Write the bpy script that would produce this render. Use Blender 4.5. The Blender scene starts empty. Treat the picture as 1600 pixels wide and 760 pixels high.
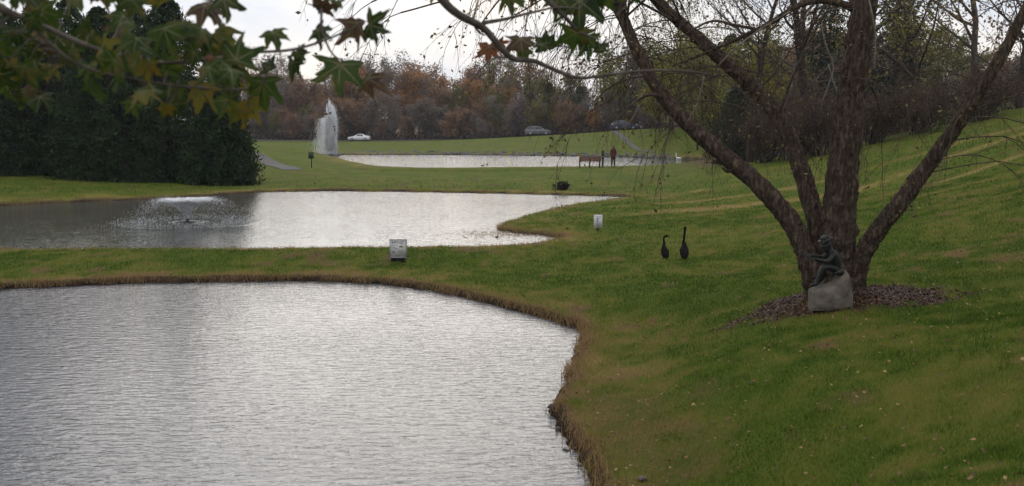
import bpy, bmesh, math, random
import numpy as np
from mathutils import Vector, Matrix, Quaternion

random.seed(7)
rng = np.random.default_rng(7)
scene = bpy.context.scene
C = scene.collection

# ------------------------------------------------------------------ camera
CAMZ = 3.5
FPX = 1592.0                       # focal length in pixels of the 1600 px wide photograph
TILT = math.atan(180.0 / FPX)
cam = bpy.data.cameras.new("camera")
cam.sensor_width = 36.0
cam.lens = 36.0 * FPX / 1600.0
cam.clip_start = 0.05
cam.clip_end = 3000
cam.dof.use_dof = True
cam.dof.focus_distance = 18.0
cam.dof.aperture_fstop = 3.1
camo = bpy.data.objects.new("camera", cam)
camo.location = (0, 0, CAMZ)
camo.rotation_euler = (math.pi / 2 - TILT, 0, 0)
C.objects.link(camo)
scene.camera = camo

# ------------------------------------------------------------------ world / sun / exposure
SUN_EL = math.radians(26)
SUN_AZ = math.radians(-6)          # measured from +Y (view direction) towards +X
world = bpy.data.worlds.new("World")
scene.world = world
world.use_nodes = True
wn, wl = world.node_tree.nodes, world.node_tree.links
wn.clear()
w_out = wn.new("ShaderNodeOutputWorld")
w_bg = wn.new("ShaderNodeBackground")
w_bg.inputs["Strength"].default_value = 0.1
w_sky = wn.new("ShaderNodeTexSky")
w_sky.sky_type = 'NISHITA'
w_sky.sun_disc = False
w_sky.sun_elevation = SUN_EL
w_sky.sun_rotation = SUN_AZ
w_sky.air_density = 1.0
w_sky.dust_density = 3.0
w_tc = wn.new("ShaderNodeTexCoord")
w_map = wn.new("ShaderNodeMapping")
w_map.inputs["Scale"].default_value = (1.0, 1.0, 3.2)
w_n = wn.new("ShaderNodeTexNoise")
w_n.inputs["Scale"].default_value = 3.4
w_n.inputs["Detail"].default_value = 6.0
w_n.inputs["Roughness"].default_value = 0.55
w_r = wn.new("ShaderNodeValToRGB")
w_r.color_ramp.elements[0].position = 0.38
w_r.color_ramp.elements[0].color = (4.5, 5.2, 6.3, 1)
w_r.color_ramp.elements[1].position = 0.60
w_r.color_ramp.elements[1].color = (7.2, 6.95, 6.75, 1)
w_sep = wn.new("ShaderNodeSeparateXYZ")
w_el = wn.new("ShaderNodeMapRange")          # sky brightened overhead, above the view, to put more light on the land
w_el.inputs["From Min"].default_value = 0.10
w_el.inputs["From Max"].default_value = 0.60
w_el.inputs["To Min"].default_value = 1.04
w_el.inputs["To Max"].default_value = 1.55
w_mul = wn.new("ShaderNodeMix"); w_mul.data_type = 'RGBA'; w_mul.blend_type = 'MULTIPLY'
w_mul.inputs["Factor"].default_value = 1.0
w_mix = wn.new("ShaderNodeMix"); w_mix.data_type = 'RGBA'
w_mix.inputs["Factor"].default_value = 0.93
wl.new(w_tc.outputs["Generated"], w_map.inputs["Vector"])
wl.new(w_map.outputs["Vector"], w_n.inputs["Vector"])
wl.new(w_n.outputs["Fac"], w_r.inputs["Fac"])
wl.new(w_tc.outputs["Generated"], w_sep.inputs["Vector"])
wl.new(w_sep.outputs["Z"], w_el.inputs["Value"])
wl.new(w_r.outputs["Color"], w_mul.inputs["A"])
wl.new(w_el.outputs["Result"], w_mul.inputs["B"])
wl.new(w_sky.outputs["Color"], w_mix.inputs["A"])
wl.new(w_mul.outputs["Result"], w_mix.inputs["B"])
wl.new(w_mix.outputs["Result"], w_bg.inputs["Color"])
wl.new(w_bg.outputs["Background"], w_out.inputs["Surface"])

sun = bpy.data.lights.new("sun", 'SUN')
sun.energy = 0.5
sun.angle = math.radians(40)
sun.color = (1.0, 0.95, 0.88)
suno = bpy.data.objects.new("sun", sun)
sdir = Vector((math.sin(SUN_AZ) * math.cos(SUN_EL), math.cos(SUN_AZ) * math.cos(SUN_EL), math.sin(SUN_EL)))
suno.rotation_euler = sdir.to_track_quat('Z', 'Y').to_euler()
suno.location = (0, 0, 60)
C.objects.link(suno)

scene.view_settings.view_transform = 'Standard'
scene.view_settings.look = 'None'
scene.view_settings.gamma = 1.0
scene.view_settings.use_curve_mapping = False
scene.view_settings.exposure = 0.45
scene.render.engine = 'CYCLES'
scene.cycles.max_bounces = 8
scene.cycles.diffuse_bounces = 6
scene.cycles.transparent_max_bounces = 16
scene.cycles.use_denoising = True

# ------------------------------------------------------------------ measuring helpers
CT, ST = math.cos(TILT), math.sin(TILT)

def ray(px, py):
    u = (px - 800.0) / FPX
    v = (380.0 - py) / FPX
    return (u, CT + v * ST, -ST + v * CT)

def at(px, py, Y):
    d = ray(px, py)
    s = Y / d[1]
    return Vector((d[0] * s, Y, CAMZ + d[2] * s))

def on_level(px, py, z):
    d = ray(px, py)
    s = (z - CAMZ) / d[2]
    return (d[0] * s, d[1] * s)

def mpp(Y):
    return Y / FPX

# ------------------------------------------------------------------ numpy noise
_perm = np.random.default_rng(3).random((256, 256))

def vnoise(x, y):
    xi = np.floor(x).astype(int); yi = np.floor(y).astype(int)
    fx = x - xi; fy = y - yi
    fx = fx * fx * (3 - 2 * fx); fy = fy * fy * (3 - 2 * fy)
    a = _perm[xi & 255, yi & 255]; b = _perm[(xi + 1) & 255, yi & 255]
    c = _perm[xi & 255, (yi + 1) & 255]; d = _perm[(xi + 1) & 255, (yi + 1) & 255]
    return (a * (1 - fx) + b * fx) * (1 - fy) + (c * (1 - fx) + d * fx) * fy

def fbm(x, y, o=4):
    s = 0.0; a = 0.5; t = 0.0
    for k in range(o):
        s = s + a * vnoise(x * 2 ** k + 17.3 * k, y * 2 ** k + 5.1 * k); t += a; a *= 0.5
    return s / t

def sstep(a, b, x):
    t = np.clip((x - a) / (b - a), 0, 1)
    return t * t * (3 - 2 * t)

# ------------------------------------------------------------------ mesh helpers
def mesh_np(name, V, F, v=None, smooth=False):
    """V (n,3), F list of int arrays (m,3) and/or (m,4); v = face attribute values."""
    me = bpy.data.meshes.new(name)
    V = np.asarray(V, dtype=np.float32)
    me.vertices.add(len(V)); me.vertices.foreach_set("co", V.ravel())
    if not isinstance(F, (list, tuple)): F = [F]
    F = [np.asarray(f, dtype=np.int32) for f in F if len(f)]
    tot = np.concatenate([np.full(len(f), f.shape[1], np.int32) for f in F])
    loops = np.concatenate([f.ravel() for f in F])
    start = np.concatenate([[0], np.cumsum(tot)[:-1]]).astype(np.int32)
    me.loops.add(len(loops)); me.loops.foreach_set("vertex_index", loops)
    me.polygons.add(len(tot)); me.polygons.foreach_set("loop_start", start)
    if smooth: me.polygons.foreach_set("use_smooth", np.ones(len(tot), bool))
    if v is not None:
        at_ = me.attributes.new("v", 'FLOAT', 'FACE')
        at_.data.foreach_set("value", np.asarray(v, np.float32))
    me.update(calc_edges=True)
    return me

def cr(a, b): return np.array((a[1] * b[2] - a[2] * b[1], a[2] * b[0] - a[0] * b[2], a[0] * b[1] - a[1] * b[0]))

class MB:
    """collects boxes, tubes, quads into one mesh"""
    def __init__(self): self.V = []; self.Q = []; self.T = []; self.qv = []; self.tv = []; self.n = 0
    def add(self, V, Q=(), T=(), v=0.5):
        V = np.asarray(V, float).reshape(-1, 3)
        if len(Q): Q = np.asarray(Q, int); self.Q.append(Q + self.n); self.qv.append(np.full(len(Q), v))
        if len(T): T = np.asarray(T, int); self.T.append(T + self.n); self.tv.append(np.full(len(T), v))
        self.V.append(V); self.n += len(V)
    def tube(self, P, R, k=6, v=0.5, cap=True):
        P = np.asarray(P, float); n = len(P)
        R = np.asarray(R, float)
        if R.ndim == 1: R = np.repeat(R[:, None], k, 1)
        T = np.gradient(P, axis=0); T /= (np.linalg.norm(T, axis=1)[:, None] + 1e-9)
        a = np.array([0, 0, 1.0]) if abs(T[0, 2]) < 0.9 else np.array([1.0, 0, 0])
        V = np.empty((n, k, 3)); an = np.arange(k) * 2 * math.pi / k
        u = cr(T[0], a); u /= math.sqrt(u @ u)
        for i in range(n):
            u = u - T[i] * (u @ T[i]); u /= (math.sqrt(u @ u) + 1e-9)
            w = cr(T[i], u)
            V[i] = P[i] + R[i][:, None] * (np.cos(an)[:, None] * u + np.sin(an)[:, None] * w)
        i0 = np.arange(n - 1)[:, None] * k; j = np.arange(k)[None]; j2 = (j + 1) % k
        Q = np.stack([i0 + j, i0 + j2, i0 + k + j2, i0 + k + j], -1).reshape(-1, 4)
        V = V.reshape(-1, 3); Tt = []
        if cap:
            V = np.vstack([V, P[0], P[-1]]); c0 = n * k; c1 = c0 + 1; e = (n - 1) * k
            Tt = [(c0, (m + 1) % k, m) for m in range(k)] + [(c1, e + m, e + (m + 1) % k) for m in range(k)]
        self.add(V, Q, Tt, v)
    def box(self, c, s, rot=None, v=0.5):
        x, y, z = np.array(s) / 2
        V = np.array([(-x, -y, -z), (x, -y, -z), (x, y, -z), (-x, y, -z), (-x, -y, z), (x, -y, z), (x, y, z), (-x, y, z)])
        if rot is not None: V = V @ np.array(rot.to_3x3() if hasattr(rot, 'to_3x3') else rot).T
        self.add(V + np.array(c), [(0, 3, 2, 1), (4, 5, 6, 7), (0, 1, 5, 4), (1, 2, 6, 5), (2, 3, 7, 6), (3, 0, 4, 7)], v=v)
    def leaves(self, P, size, v, nrm=None, aspect=0.7, flat=0.0):
        """rhombic leaf faces at points P"""
        P = np.asarray(P, float); n = len(P)
        if n == 0: return
        a = rng.normal(size=(n, 3)); a[:, 2] *= (1 - flat); a /= np.linalg.norm(a, axis=1)[:, None]
        b = rng.normal(size=(n, 3)); b -= a * (a * b).sum(1)[:, None]; b /= np.linalg.norm(b, axis=1)[:, None]
        s = (np.asarray(size) * (0.6 + 0.8 * rng.random(n)))[:, None] * 0.5
        V = np.stack([P - a * s, P + b * s * aspect, P + a * s, P - b * s * aspect], 1).reshape(-1, 3)
        Q = (np.arange(n)[:, None] * 4 + np.arange(4)[None]) + self.n
        self.V.append(V); self.n += len(V); self.Q.append(Q); self.qv.append(np.broadcast_to(np.asarray(v, float), (n,)))
    def mesh(self, name, smooth=False):
        F = []; v = []
        if self.Q: F.append(np.vstack(self.Q)); v.append(np.concatenate(self.qv))
        if self.T: F.append(np.vstack(self.T)); v.append(np.concatenate(self.tv))
        return mesh_np(name, np.vstack(self.V), F, np.concatenate(v), smooth)

def obj(name, me, mat=None, parent=None, loc=None, **props):
    o = bpy.data.objects.new(name, me)
    if mat is not None and me is not None and not me.materials: me.materials.append(mat)
    if parent is not None: o.parent = parent
    if loc is not None: o.location = loc
    for k, val in props.items(): o[k] = val
    C.objects.link(o)
    return o

def thing(name, label, cat, loc=(0, 0, 0), rz=0.0, group=None):
    o = bpy.data.objects.new(name, None); C.objects.link(o)
    o.empty_display_size = 0.2
    o.location = loc; o.rotation_euler = (0, 0, rz); o["label"] = label; o["category"] = cat
    if group: o["group"] = group
    return o

def dup(root, loc, rz=0.0, scale=1.0, label=None, group=None):
    r = root.copy(); C.objects.link(r); r.location = loc; r.rotation_euler = (0, 0, rz)
    r.scale = (scale, scale, scale) if not hasattr(scale, '__len__') else scale
    if label: r["label"] = label
    if group: r["group"] = group
    for ch in root.children:
        c = ch.copy(); C.objects.link(c); c.parent = r
        for g in ch.children:
            d = g.copy(); C.objects.link(d); d.parent = c
    return r

# ------------------------------------------------------------------ materials
def new_mat(name):
    m = bpy.data.materials.new(name); m.use_nodes = True
    n = m.node_tree.nodes; l = m.node_tree.links
    return m, n, l, n["Principled BSDF"]

def rampnode(n, stops):
    r = n.new("ShaderNodeValToRGB")
    e = r.color_ramp.elements
    while len(e) < len(stops): e.new(0.5)
    for q, (p, c) in zip(e, stops):
        q.position = p; q.color = (*c, 1)
    return r

def noise_mat(name, stops, scale=5.0, rough=0.8, bump=0.0, bscale=None, detail=5.0, stretch=(1, 1, 1), metal=0.0, spec=0.3, bdist=0.02):
    m, n, l, b = new_mat(name)
    tc = n.new("ShaderNodeTexCoord"); mp = n.new("ShaderNodeMapping"); mp.inputs["Scale"].default_value = stretch
    t = n.new("ShaderNodeTexNoise"); t.inputs["Scale"].default_value = scale; t.inputs["Detail"].default_value = detail
    l.new(tc.outputs["Object"], mp.inputs["Vector"]); l.new(mp.outputs["Vector"], t.inputs["Vector"])
    r = rampnode(n, stops); l.new(t.outputs["Fac"], r.inputs["Fac"]); l.new(r.outputs["Color"], b.inputs["Base Color"])
    b.inputs["Roughness"].default_value = rough; b.inputs["Metallic"].default_value = metal
    b.inputs["Specular IOR Level"].default_value = spec
    if bump:
        t2 = n.new("ShaderNodeTexNoise"); t2.inputs["Scale"].default_value = bscale or scale * 3; t2.inputs["Detail"].default_value = 6
        l.new(mp.outputs["Vector"], t2.inputs["Vector"])
        bp = n.new("ShaderNodeBump"); bp.inputs["Strength"].default_value = bump; bp.inputs["Distance"].default_value = bdist
        l.new(t2.outputs["Fac"], bp.inputs["Height"]); l.new(bp.outputs["Normal"], b.inputs["Normal"])
    return m

def leaf_mat(name, stops, trans=0.35, rough=0.6, objvar=0.25):
    """foliage: colour from the face attribute v plus a little per-tree variation"""
    m, n, l, b = new_mat(name)
    a = n.new("ShaderNodeAttribute"); a.attribute_name = "v"
    oi = n.new("ShaderNodeObjectInfo")
    ad = n.new("ShaderNodeMath"); ad.operation = 'MULTIPLY_ADD'; ad.inputs[1].default_value = objvar
    sb = n.new("ShaderNodeMath"); sb.operation = 'SUBTRACT'; sb.inputs[1].default_value = 0.5
    l.new(oi.outputs["Random"], sb.inputs[0]); l.new(sb.outputs[0], ad.inputs[0]); l.new(a.outputs["Fac"], ad.inputs[2])
    r = rampnode(n, stops); l.new(ad.outputs[0], r.inputs["Fac"])
    l.new(r.outputs["Color"], b.inputs["Base Color"]); b.inputs["Roughness"].default_value = rough
    b.inputs["Specular IOR Level"].default_value = 0.15
    if trans > 0:
        tr = n.new("ShaderNodeBsdfTranslucent"); mx = n.new("ShaderNodeMixShader"); mx.inputs[0].default_value = trans
        l.new(r.outputs["Color"], tr.inputs["Color"])
        out = n["Material Output"]
        l.new(b.outputs[0], mx.inputs[1]); l.new(tr.outputs[0], mx.inputs[2]); l.new(mx.outputs[0], out.inputs["Surface"])
    return m

def plain(name, col, rough=0.5, metal=0.0, spec=0.5, vary=0.12):
    c0 = tuple(max(0, x * (1 - vary)) for x in col); c1 = tuple(x * (1 + vary) for x in col)
    return noise_mat(name, [(0.3, c0), (0.7, c1)], scale=9, rough=rough, metal=metal, spec=spec)

# ------------------------------------------------------------------ ponds: shore outlines
def smooth_poly(P, n_per=6, jit=0.0, closed=True):
    P = np.asarray(P, float); n = len(P); out = []
    for i in range(n):
        p0, p1, p2, p3 = P[i - 1], P[i], P[(i + 1) % n], P[(i + 2) % n]
        for k in range(n_per):
            t = k / n_per
            out.append(0.5 * ((2 * p1) + (-p0 + p2) * t + (2 * p0 - 5 * p1 + 4 * p2 - p3) * t * t + (-p0 + 3 * p1 - 3 * p2 + p3) * t ** 3))
    out = np.array(out)
    if jit:
        out = out + jit * (np.stack([fbm(out[:, 0] * 3 + 3.7, out[:, 1] * 3, 3), fbm(out[:, 0] * 3 + 91, out[:, 1] * 3, 3)], 1) - 0.5) * 2
    return out

Z1, Z2, Z3 = 0.0, 0.05, 0.15
near_px = [(932, 757), (903, 722), (880, 700), (873, 668), (858, 646), (862, 630), (884, 604), (893, 565), (909, 545), (905, 524), (878, 507),
           (820, 490), (760, 474), (700, 460), (640, 450), (580, 444), (500, 440), (420, 440), (340, 441), (227, 443), (110, 447), (0, 453)]
near_pond = [on_level(x, y, Z1) for x, y in near_px] + [(-15, 20.5), (-17.5, 14), (-14, 6), (-8, 3.2), (-3, 3.4), (0.2, 6.2)]
mid_px = [(-160, 330), (0, 322), (100, 317), (227, 312), (330, 306), (400, 301), (480, 299), (560, 299), (640, 300), (720, 301.5), (800, 303), (880, 305),
          (940, 306.5), (985, 309), (960, 313.5), (900, 321), (866, 328), (830, 338), (792, 349), (778, 355), (786, 361), (820, 365), (860, 370), (878, 375)]
mid_pond = [on_level(x, y, Z2) for x, y in mid_px] + [(0.0, 29.3), (-3.5, 28.6), (-10, 28.3), (-15.5, 28.5), (-22, 32), (-27, 40)]
far_px = [(492, 243), (560, 242.6), (650, 242.6), (750, 243), (870, 244.5), (960, 246), (1040, 247.5), (1100, 249.5), (1125, 253), (1100, 257.5), (1060, 260),
          (1010, 262.5), (900, 264), (800, 265), (700, 266), (630, 265), (592, 262), (562, 256), (532, 248.5), (505, 244.5)]
far_pond = [on_level(x, y, Z3) for x, y in far_px]
PONDS = [(smooth_poly(near_pond, 10, 0.16), Z1), (smooth_poly(mid_pond, 6, 0.2), Z2), (smooth_poly(far_pond, 5, 0.3), Z3)]

def sdist(x, y, poly, reach=9.0):
    """signed distance, positive outside (far points just get a large value)"""
    x = np.asarray(x, float); y = np.asarray(y, float)
    lo = poly.min(0) - reach; hi = poly.max(0) + reach
    k = (x > lo[0]) & (x < hi[0]) & (y > lo[1]) & (y < hi[1])
    out = np.full(x.shape, 99.0)
    if k.any(): out[k] = _sdist(x[k], y[k], poly)
    return out

def _sdist(x, y, poly):
    A = poly; B = np.roll(poly, -1, 0)
    best = np.full(x.shape, 1e18); inside = np.zeros(x.shape, bool)
    for (ax, ay), (bx, by) in zip(A, B):
        dx, dy = bx - ax, by - ay; L = dx * dx + dy * dy + 1e-12
        t = np.clip(((x - ax) * dx + (y - ay) * dy) / L, 0, 1)
        d = (x - ax - t * dx) ** 2 + (y - ay - t * dy) ** 2
        np.minimum(best, d, out=best)
        if ay != by:
            c = ((ay > y) != (by > y)) & (x < (bx - ax) * (y - ay) / (by - ay) + ax)
            inside ^= c
    d = np.sqrt(best)
    return np.where(inside, -d, d)

# ------------------------------------------------------------------ terrain
ctl = []
def cp(px, py, Y): v = at(px, py, Y); ctl.append((v.x, v.y, v.z))
for a in [(1373, 760, 6.4), (1150, 760, 7.9), (1373, 600, 9.3), (1100, 600, 11.3), (1000, 600, 12.4), (1000, 500, 17.2), (1150, 500, 15.3),
          (1295, 458, 14.8), (1373, 505, 12.8), (1373, 455, 15.0), (1480, 470, 14.2), (1180, 440, 18.5), (1040, 405, 24.6), (1070, 405, 24.6), (1200, 400, 23.5), (1373, 400, 21.5), (1200, 300, 45), (1373, 300, 40), (1373, 225, 62),
          (1200, 250, 65), (1110, 262, 70), (1000, 330, 39), (1100, 300, 49), (850, 346, 36.6), (935, 357, 31.6), (1000, 290, 60), (1050, 350, 33), (1200, 350, 31),
          (600, 285, 60.5), (850, 288, 60.5), (350, 288, 61), (600, 270, 74), (850, 270, 74), (940, 265, 78), (1040, 266, 76), (700, 268, 79), (800, 267, 79), (600, 267, 79),
          (400, 415, 25.0), (400, 402, 25.8), (400, 393.5, 26.5), (227, 394.5, 26.4), (100, 395, 26.4), (0, 397, 26.4), (600, 392, 26.6), (622, 412, 25.2), (700, 388, 27.3), (800, 381, 28.8), (872, 377, 30.3), (800, 420, 24.4), (900, 420, 23.6), (940, 470, 19.3), (700, 425, 24.2),
          (400, 226, 110), (400, 241, 90), (455, 262, 77), (487, 262, 77), (300, 262, 80), (560, 268, 76), (510, 252, 95), (530, 256, 88),
          (500, 235, 136), (700, 234, 136), (870, 232, 136), (600, 222, 190), (561, 221, 202), (420, 220.5, 204), (700, 219, 196), (840, 212.5, 184), (820, 225, 155), (960, 215, 150), (970, 204, 174), (1010, 236, 128), (1060, 238, 130), (1090, 200, 150), (1120, 240, 100)]:
    cp(*a)
ctl += [(0, 0, 1.75), (1.6, 4, 1.75), (-3, 0.5, 0.8), (4.2, 5.5, 2.0), (6.5, 9.0, 2.0), (9, 14, 1.75), (13, 22, 2.3), (-6, 0, 0.5), (0, -15, 3.0), (10, -10, 4.5), (-25, -10, 1.2), (30, 0, 7), (26, 40, 4.5), (32, 62, 5.0),
        (-24, 20, 0.7), (-34, 40, 1.0), (-40, 70, 1.5), (-60, 110, 2.5), (-110, 200, 3), (-200, 60, 4), (-250, 300, 5), (250, 60, 14), (250, 300, 14), (80, 60, 9), (80, 150, 9), (60, 180, 5), (0, 240, 2.0), (-60, 240, 1.5), (60, 240, 5), (0, 420, 6), (150, 450, 14), (-150, 450, 7), (0, 620, 10)]
CTL = np.array(ctl)
_c = 1.2
def _phi(r2): return np.sqrt(r2 + _c * _c)
_n = len(CTL)
_A = np.zeros((_n + 3, _n + 3))
_A[:_n, :_n] = _phi(((CTL[:, None, :2] - CTL[None, :, :2]) ** 2).sum(-1))
_A[:_n, :_n] += np.eye(_n) * -0.02
_A[:_n, _n:] = np.c_[np.ones(_n), CTL[:, :2]]; _A[_n:, :_n] = _A[:_n, _n:].T
_W = np.linalg.lstsq(_A, np.r_[CTL[:, 2], 0, 0, 0], rcond=None)[0]

def rbf(x, y):
    s = _W[_n] + _W[_n + 1] * x + _W[_n + 2] * y
    for i in range(_n): s = s + _W[i] * _phi((x - CTL[i, 0]) ** 2 + (y - CTL[i, 1]) ** 2)
    return s

def terrain(x, y):
    x = np.asarray(x, float); y = np.asarray(y, float)
    z = rbf(x, y) + 0.05 * (fbm(x * 0.5, y * 0.5, 3) - 0.5) * sstep(3, 10, np.abs(y)) + 0.03 * (fbm(x * 2.3 + 9, y * 2.3, 2) - 0.5)
    smin = np.full(x.shape, 1e9)
    for k, (poly, w) in enumerate(PONDS):
        sd = sdist(x, y, poly)
        reach = (2.2, 2.2, 5.0)[k]; lip = (0.13, 0.12, 0.25)[k]; lw = (0.12, 0.2, 0.8)[k]
        land = np.maximum(z, w + 0.10)
        t = sstep(0, reach, sd)
        zl = (w + lip * np.clip(sd / lw, 0, 1)) * (1 - t) + land * t + 0.0
        zl = np.maximum(zl, w + lip * np.clip(sd / lw, 0, 1))
        zi = w - 0.9 * sstep(0, 2.0, -sd) - 0.25 * np.clip(-sd / 0.25, 0, 1)
        near_ = sd < reach + 0.01
        z = np.where(sd < 0, zi, np.where(near_, zl, z))
        smin = np.minimum(smin, sd / (1, 1, 2.5)[k])
    return z, smin

def H(x, y):
    return float(terrain(np.array([x]), np.array([y]))[0][0])

def axis(lo, hi, base, k):
    out = [0.0]
    while out[-1] < hi: out.append(out[-1] + max(base, k * abs(out[-1])))
    neg = [0.0]
    while neg[-1] > lo: neg.append(neg[-1] - max(base, k * abs(neg[-1])))
    return np.array(neg[:0:-1] + out)

TREE = at(1298, 456, 14.8)
def mulch_mask(x, y):
    e = np.sqrt(((x - 4.9) / 1.75) ** 2 + ((y - 14.75) / 1.2) ** 2)
    return 1 - sstep(0.78, 1.02, e + 0.35 * (fbm(x * 2.2, y * 2.2, 3) - 0.5) + 0.55 * (fbm(x * 7, y * 7, 2) - 0.5))

def patches(x, y, sd):
    """0 green ... 1 dry: the lawn's own colour patches; second value is bare soil / leaf litter"""
    p = fbm(x * 0.7 + 4, y * 0.5, 4) * 0.55 + fbm(x * 2.6, y * 1.9 + 8, 3) * 0.45
    p = sstep(0.42, 0.64, p)
    edge = (1 - sstep(0.1, 1.7, sd + 1.5 * (fbm(x * 1.3, y * 1.3 + 33, 3) - 0.5)))
    stripe = sstep(0.45, 0.95, 0.5 + 0.3 * np.sin((y * 0.93 - x * 0.36) * 1.5 + 3 * fbm(x * .2, y * .2, 2)) + 1.5 * (fbm((x * .93 + y * .36) * 0.10, (y * .93 - x * .36) * 0.9, 4) - 0.5)) * sstep(27, 34, y) * (1 - sstep(46, 54, y)) * sstep(3, 7, x)
    dry = np.clip(0.36 * p + 0.50 * edge + 0.8 * stripe, 0, 1)
    soil = sstep(0.66, 0.78, fbm(x * 1.6 + 60, y * 1.0 + 7, 4) + 0.08 * edge) * 0.75
    soil = np.maximum(soil, (1 - sstep(0.10, 0.30, sd)) * 0.97)
    nr = ((x - 1.35) / 0.9) ** 2 + ((y - 11.2) / 2.2) ** 2
    soil = np.maximum(soil, (1 - sstep(0.3, 1.3, nr + 2.6 * (fbm(x * 2.6, y * 2.6, 4) - 0.5))) * 0.40)
    wood = sstep(0, 5, y - np.interp(x, [-160, -50, 0, 20, 45, 120], [219, 209, 196, 179, 170, 160]))
    wood = np.maximum(wood, sstep(0, 3, y - np.interp(x, [14, 22, 30, 60], [71, 68, 66, 62])) * sstep(12, 16, x) * (1 - sstep(84, 92, y)))
    soil = np.maximum(soil, wood)
    return dry, soil

gx = axis(-420, 420, 0.12, 0.0195); gy = axis(-22, 700, 0.12, 0.0096)
GX, GY = np.meshgrid(gx, gy, indexing='ij')
GZ, GS = terrain(GX.ravel(), GY.ravel())
V = np.stack([GX.ravel(), GY.ravel(), GZ], 1)
ny = len(gy); ii = (np.arange(len(gx) - 1)[:, None] * ny + np.arange(ny - 1)[None]).ravel()
F = np.stack([ii, ii + ny, ii + ny + 1, ii + 1], 1)
g_me = mesh_np("ground", V, F, smooth=True)
dry, soil = patches(V[:, 0], V[:, 1], GS)
soil = np.maximum(soil, mulch_mask(V[:, 0], V[:, 1]))
for nm, arr in (("dry", dry), ("soil", soil), ("wet", 1 - sstep(0.03, 0.17, GS))):
    a_ = g_me.attributes.new(nm, 'FLOAT', 'POINT'); a_.data.foreach_set("value", arr.astype(np.float32))

GREEN = (0.0648, 0.0907, 0.0092); OLIVE = (0.1099, 0.1082, 0.0185); TAN = (0.2115, 0.1692, 0.0529); SOIL = (0.075, 0.048, 0.028)
m, n, l, b = new_mat("lawn")
tc = n.new("ShaderNodeTexCoord")
a1 = n.new("ShaderNodeAttribute"); a1.attribute_name = "dry"
a2 = n.new("ShaderNodeAttribute"); a2.attribute_name = "soil"
t1 = n.new("ShaderNodeTexNoise"); t1.inputs["Scale"].default_value = 14; t1.inputs["Detail"].default_value = 6; t1.inputs["Roughness"].default_value = 0.7
t2 = n.new("ShaderNodeTexNoise"); t2.inputs["Scale"].default_value = 1.1; t2.inputs["Detail"].default_value = 7; t2.inputs["Roughness"].default_value = 0.65
l.new(tc.outputs["Object"], t1.inputs["Vector"]); l.new(tc.outputs["Object"], t2.inputs["Vector"])
mixv = n.new("ShaderNodeMath"); mixv.operation = 'MULTIPLY_ADD'; mixv.inputs[1].default_value = 0.55
l.new(t1.outputs["Fac"], mixv.inputs[0])
s2 = n.new("ShaderNodeMath"); s2.operation = 'MULTIPLY_ADD'; s2.inputs[1].default_value = 0.5; s2.inputs[2].default_value = -0.53
l.new(t2.outputs["Fac"], s2.inputs[0])
s3 = n.new("ShaderNodeMath"); s3.operation = 'ADD'
l.new(s2.outputs[0], s3.inputs[0]); l.new(a1.outputs["Fac"], s3.inputs[1]); l.new(s3.outputs[0], mixv.inputs[2])
r = rampnode(n, [(0.0, GREEN), (0.45, OLIVE), (0.95, TAN)])
l.new(mixv.outputs[0], r.inputs["Fac"])
mxs = n.new("ShaderNodeMix"); mxs.data_type = 'RGBA'
rs = rampnode(n, [(0.3, (0.045, 0.028, 0.018)), (0.7, (0.13, 0.078, 0.045))]); l.new(t1.outputs["Fac"], rs.inputs["Fac"])
l.new(a2.outputs["Fac"], mxs.inputs["Factor"]); l.new(r.outputs["Color"], mxs.inputs["A"]); l.new(rs.outputs["Color"], mxs.inputs["B"])
a3 = n.new("ShaderNodeAttribute"); a3.attribute_name = "wet"
mxw = n.new("ShaderNodeMix"); mxw.data_type = 'RGBA'; mxw.inputs["B"].default_value = (0.012, 0.009, 0.006, 1)
l.new(a3.outputs["Fac"], mxw.inputs["Factor"]); l.new(mxs.outputs["Result"], mxw.inputs["A"])
l.new(mxw.outputs["Result"], b.inputs["Base Color"]); b.inputs["Roughness"].default_value = 0.95; b.inputs["Specular IOR Level"].default_value = 0.05
bp = n.new("ShaderNodeBump"); bp.inputs["Strength"].default_value = 0.9; bp.inputs["Distance"].default_value = 0.05
t3 = n.new("ShaderNodeTexNoise"); t3.inputs["Scale"].default_value = 22; t3.inputs["Detail"].default_value = 5; t3.inputs["Roughness"].default_value = 0.7
l.new(tc.outputs["Object"], t3.inputs["Vector"]); l.new(t3.outputs["Fac"], bp.inputs["Height"]); l.new(bp.outputs["Normal"], b.inputs["Normal"])
M_LAWN = m
obj("ground", g_me, M_LAWN, kind="structure", label="grassy park ground sloping down to the ponds")

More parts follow.
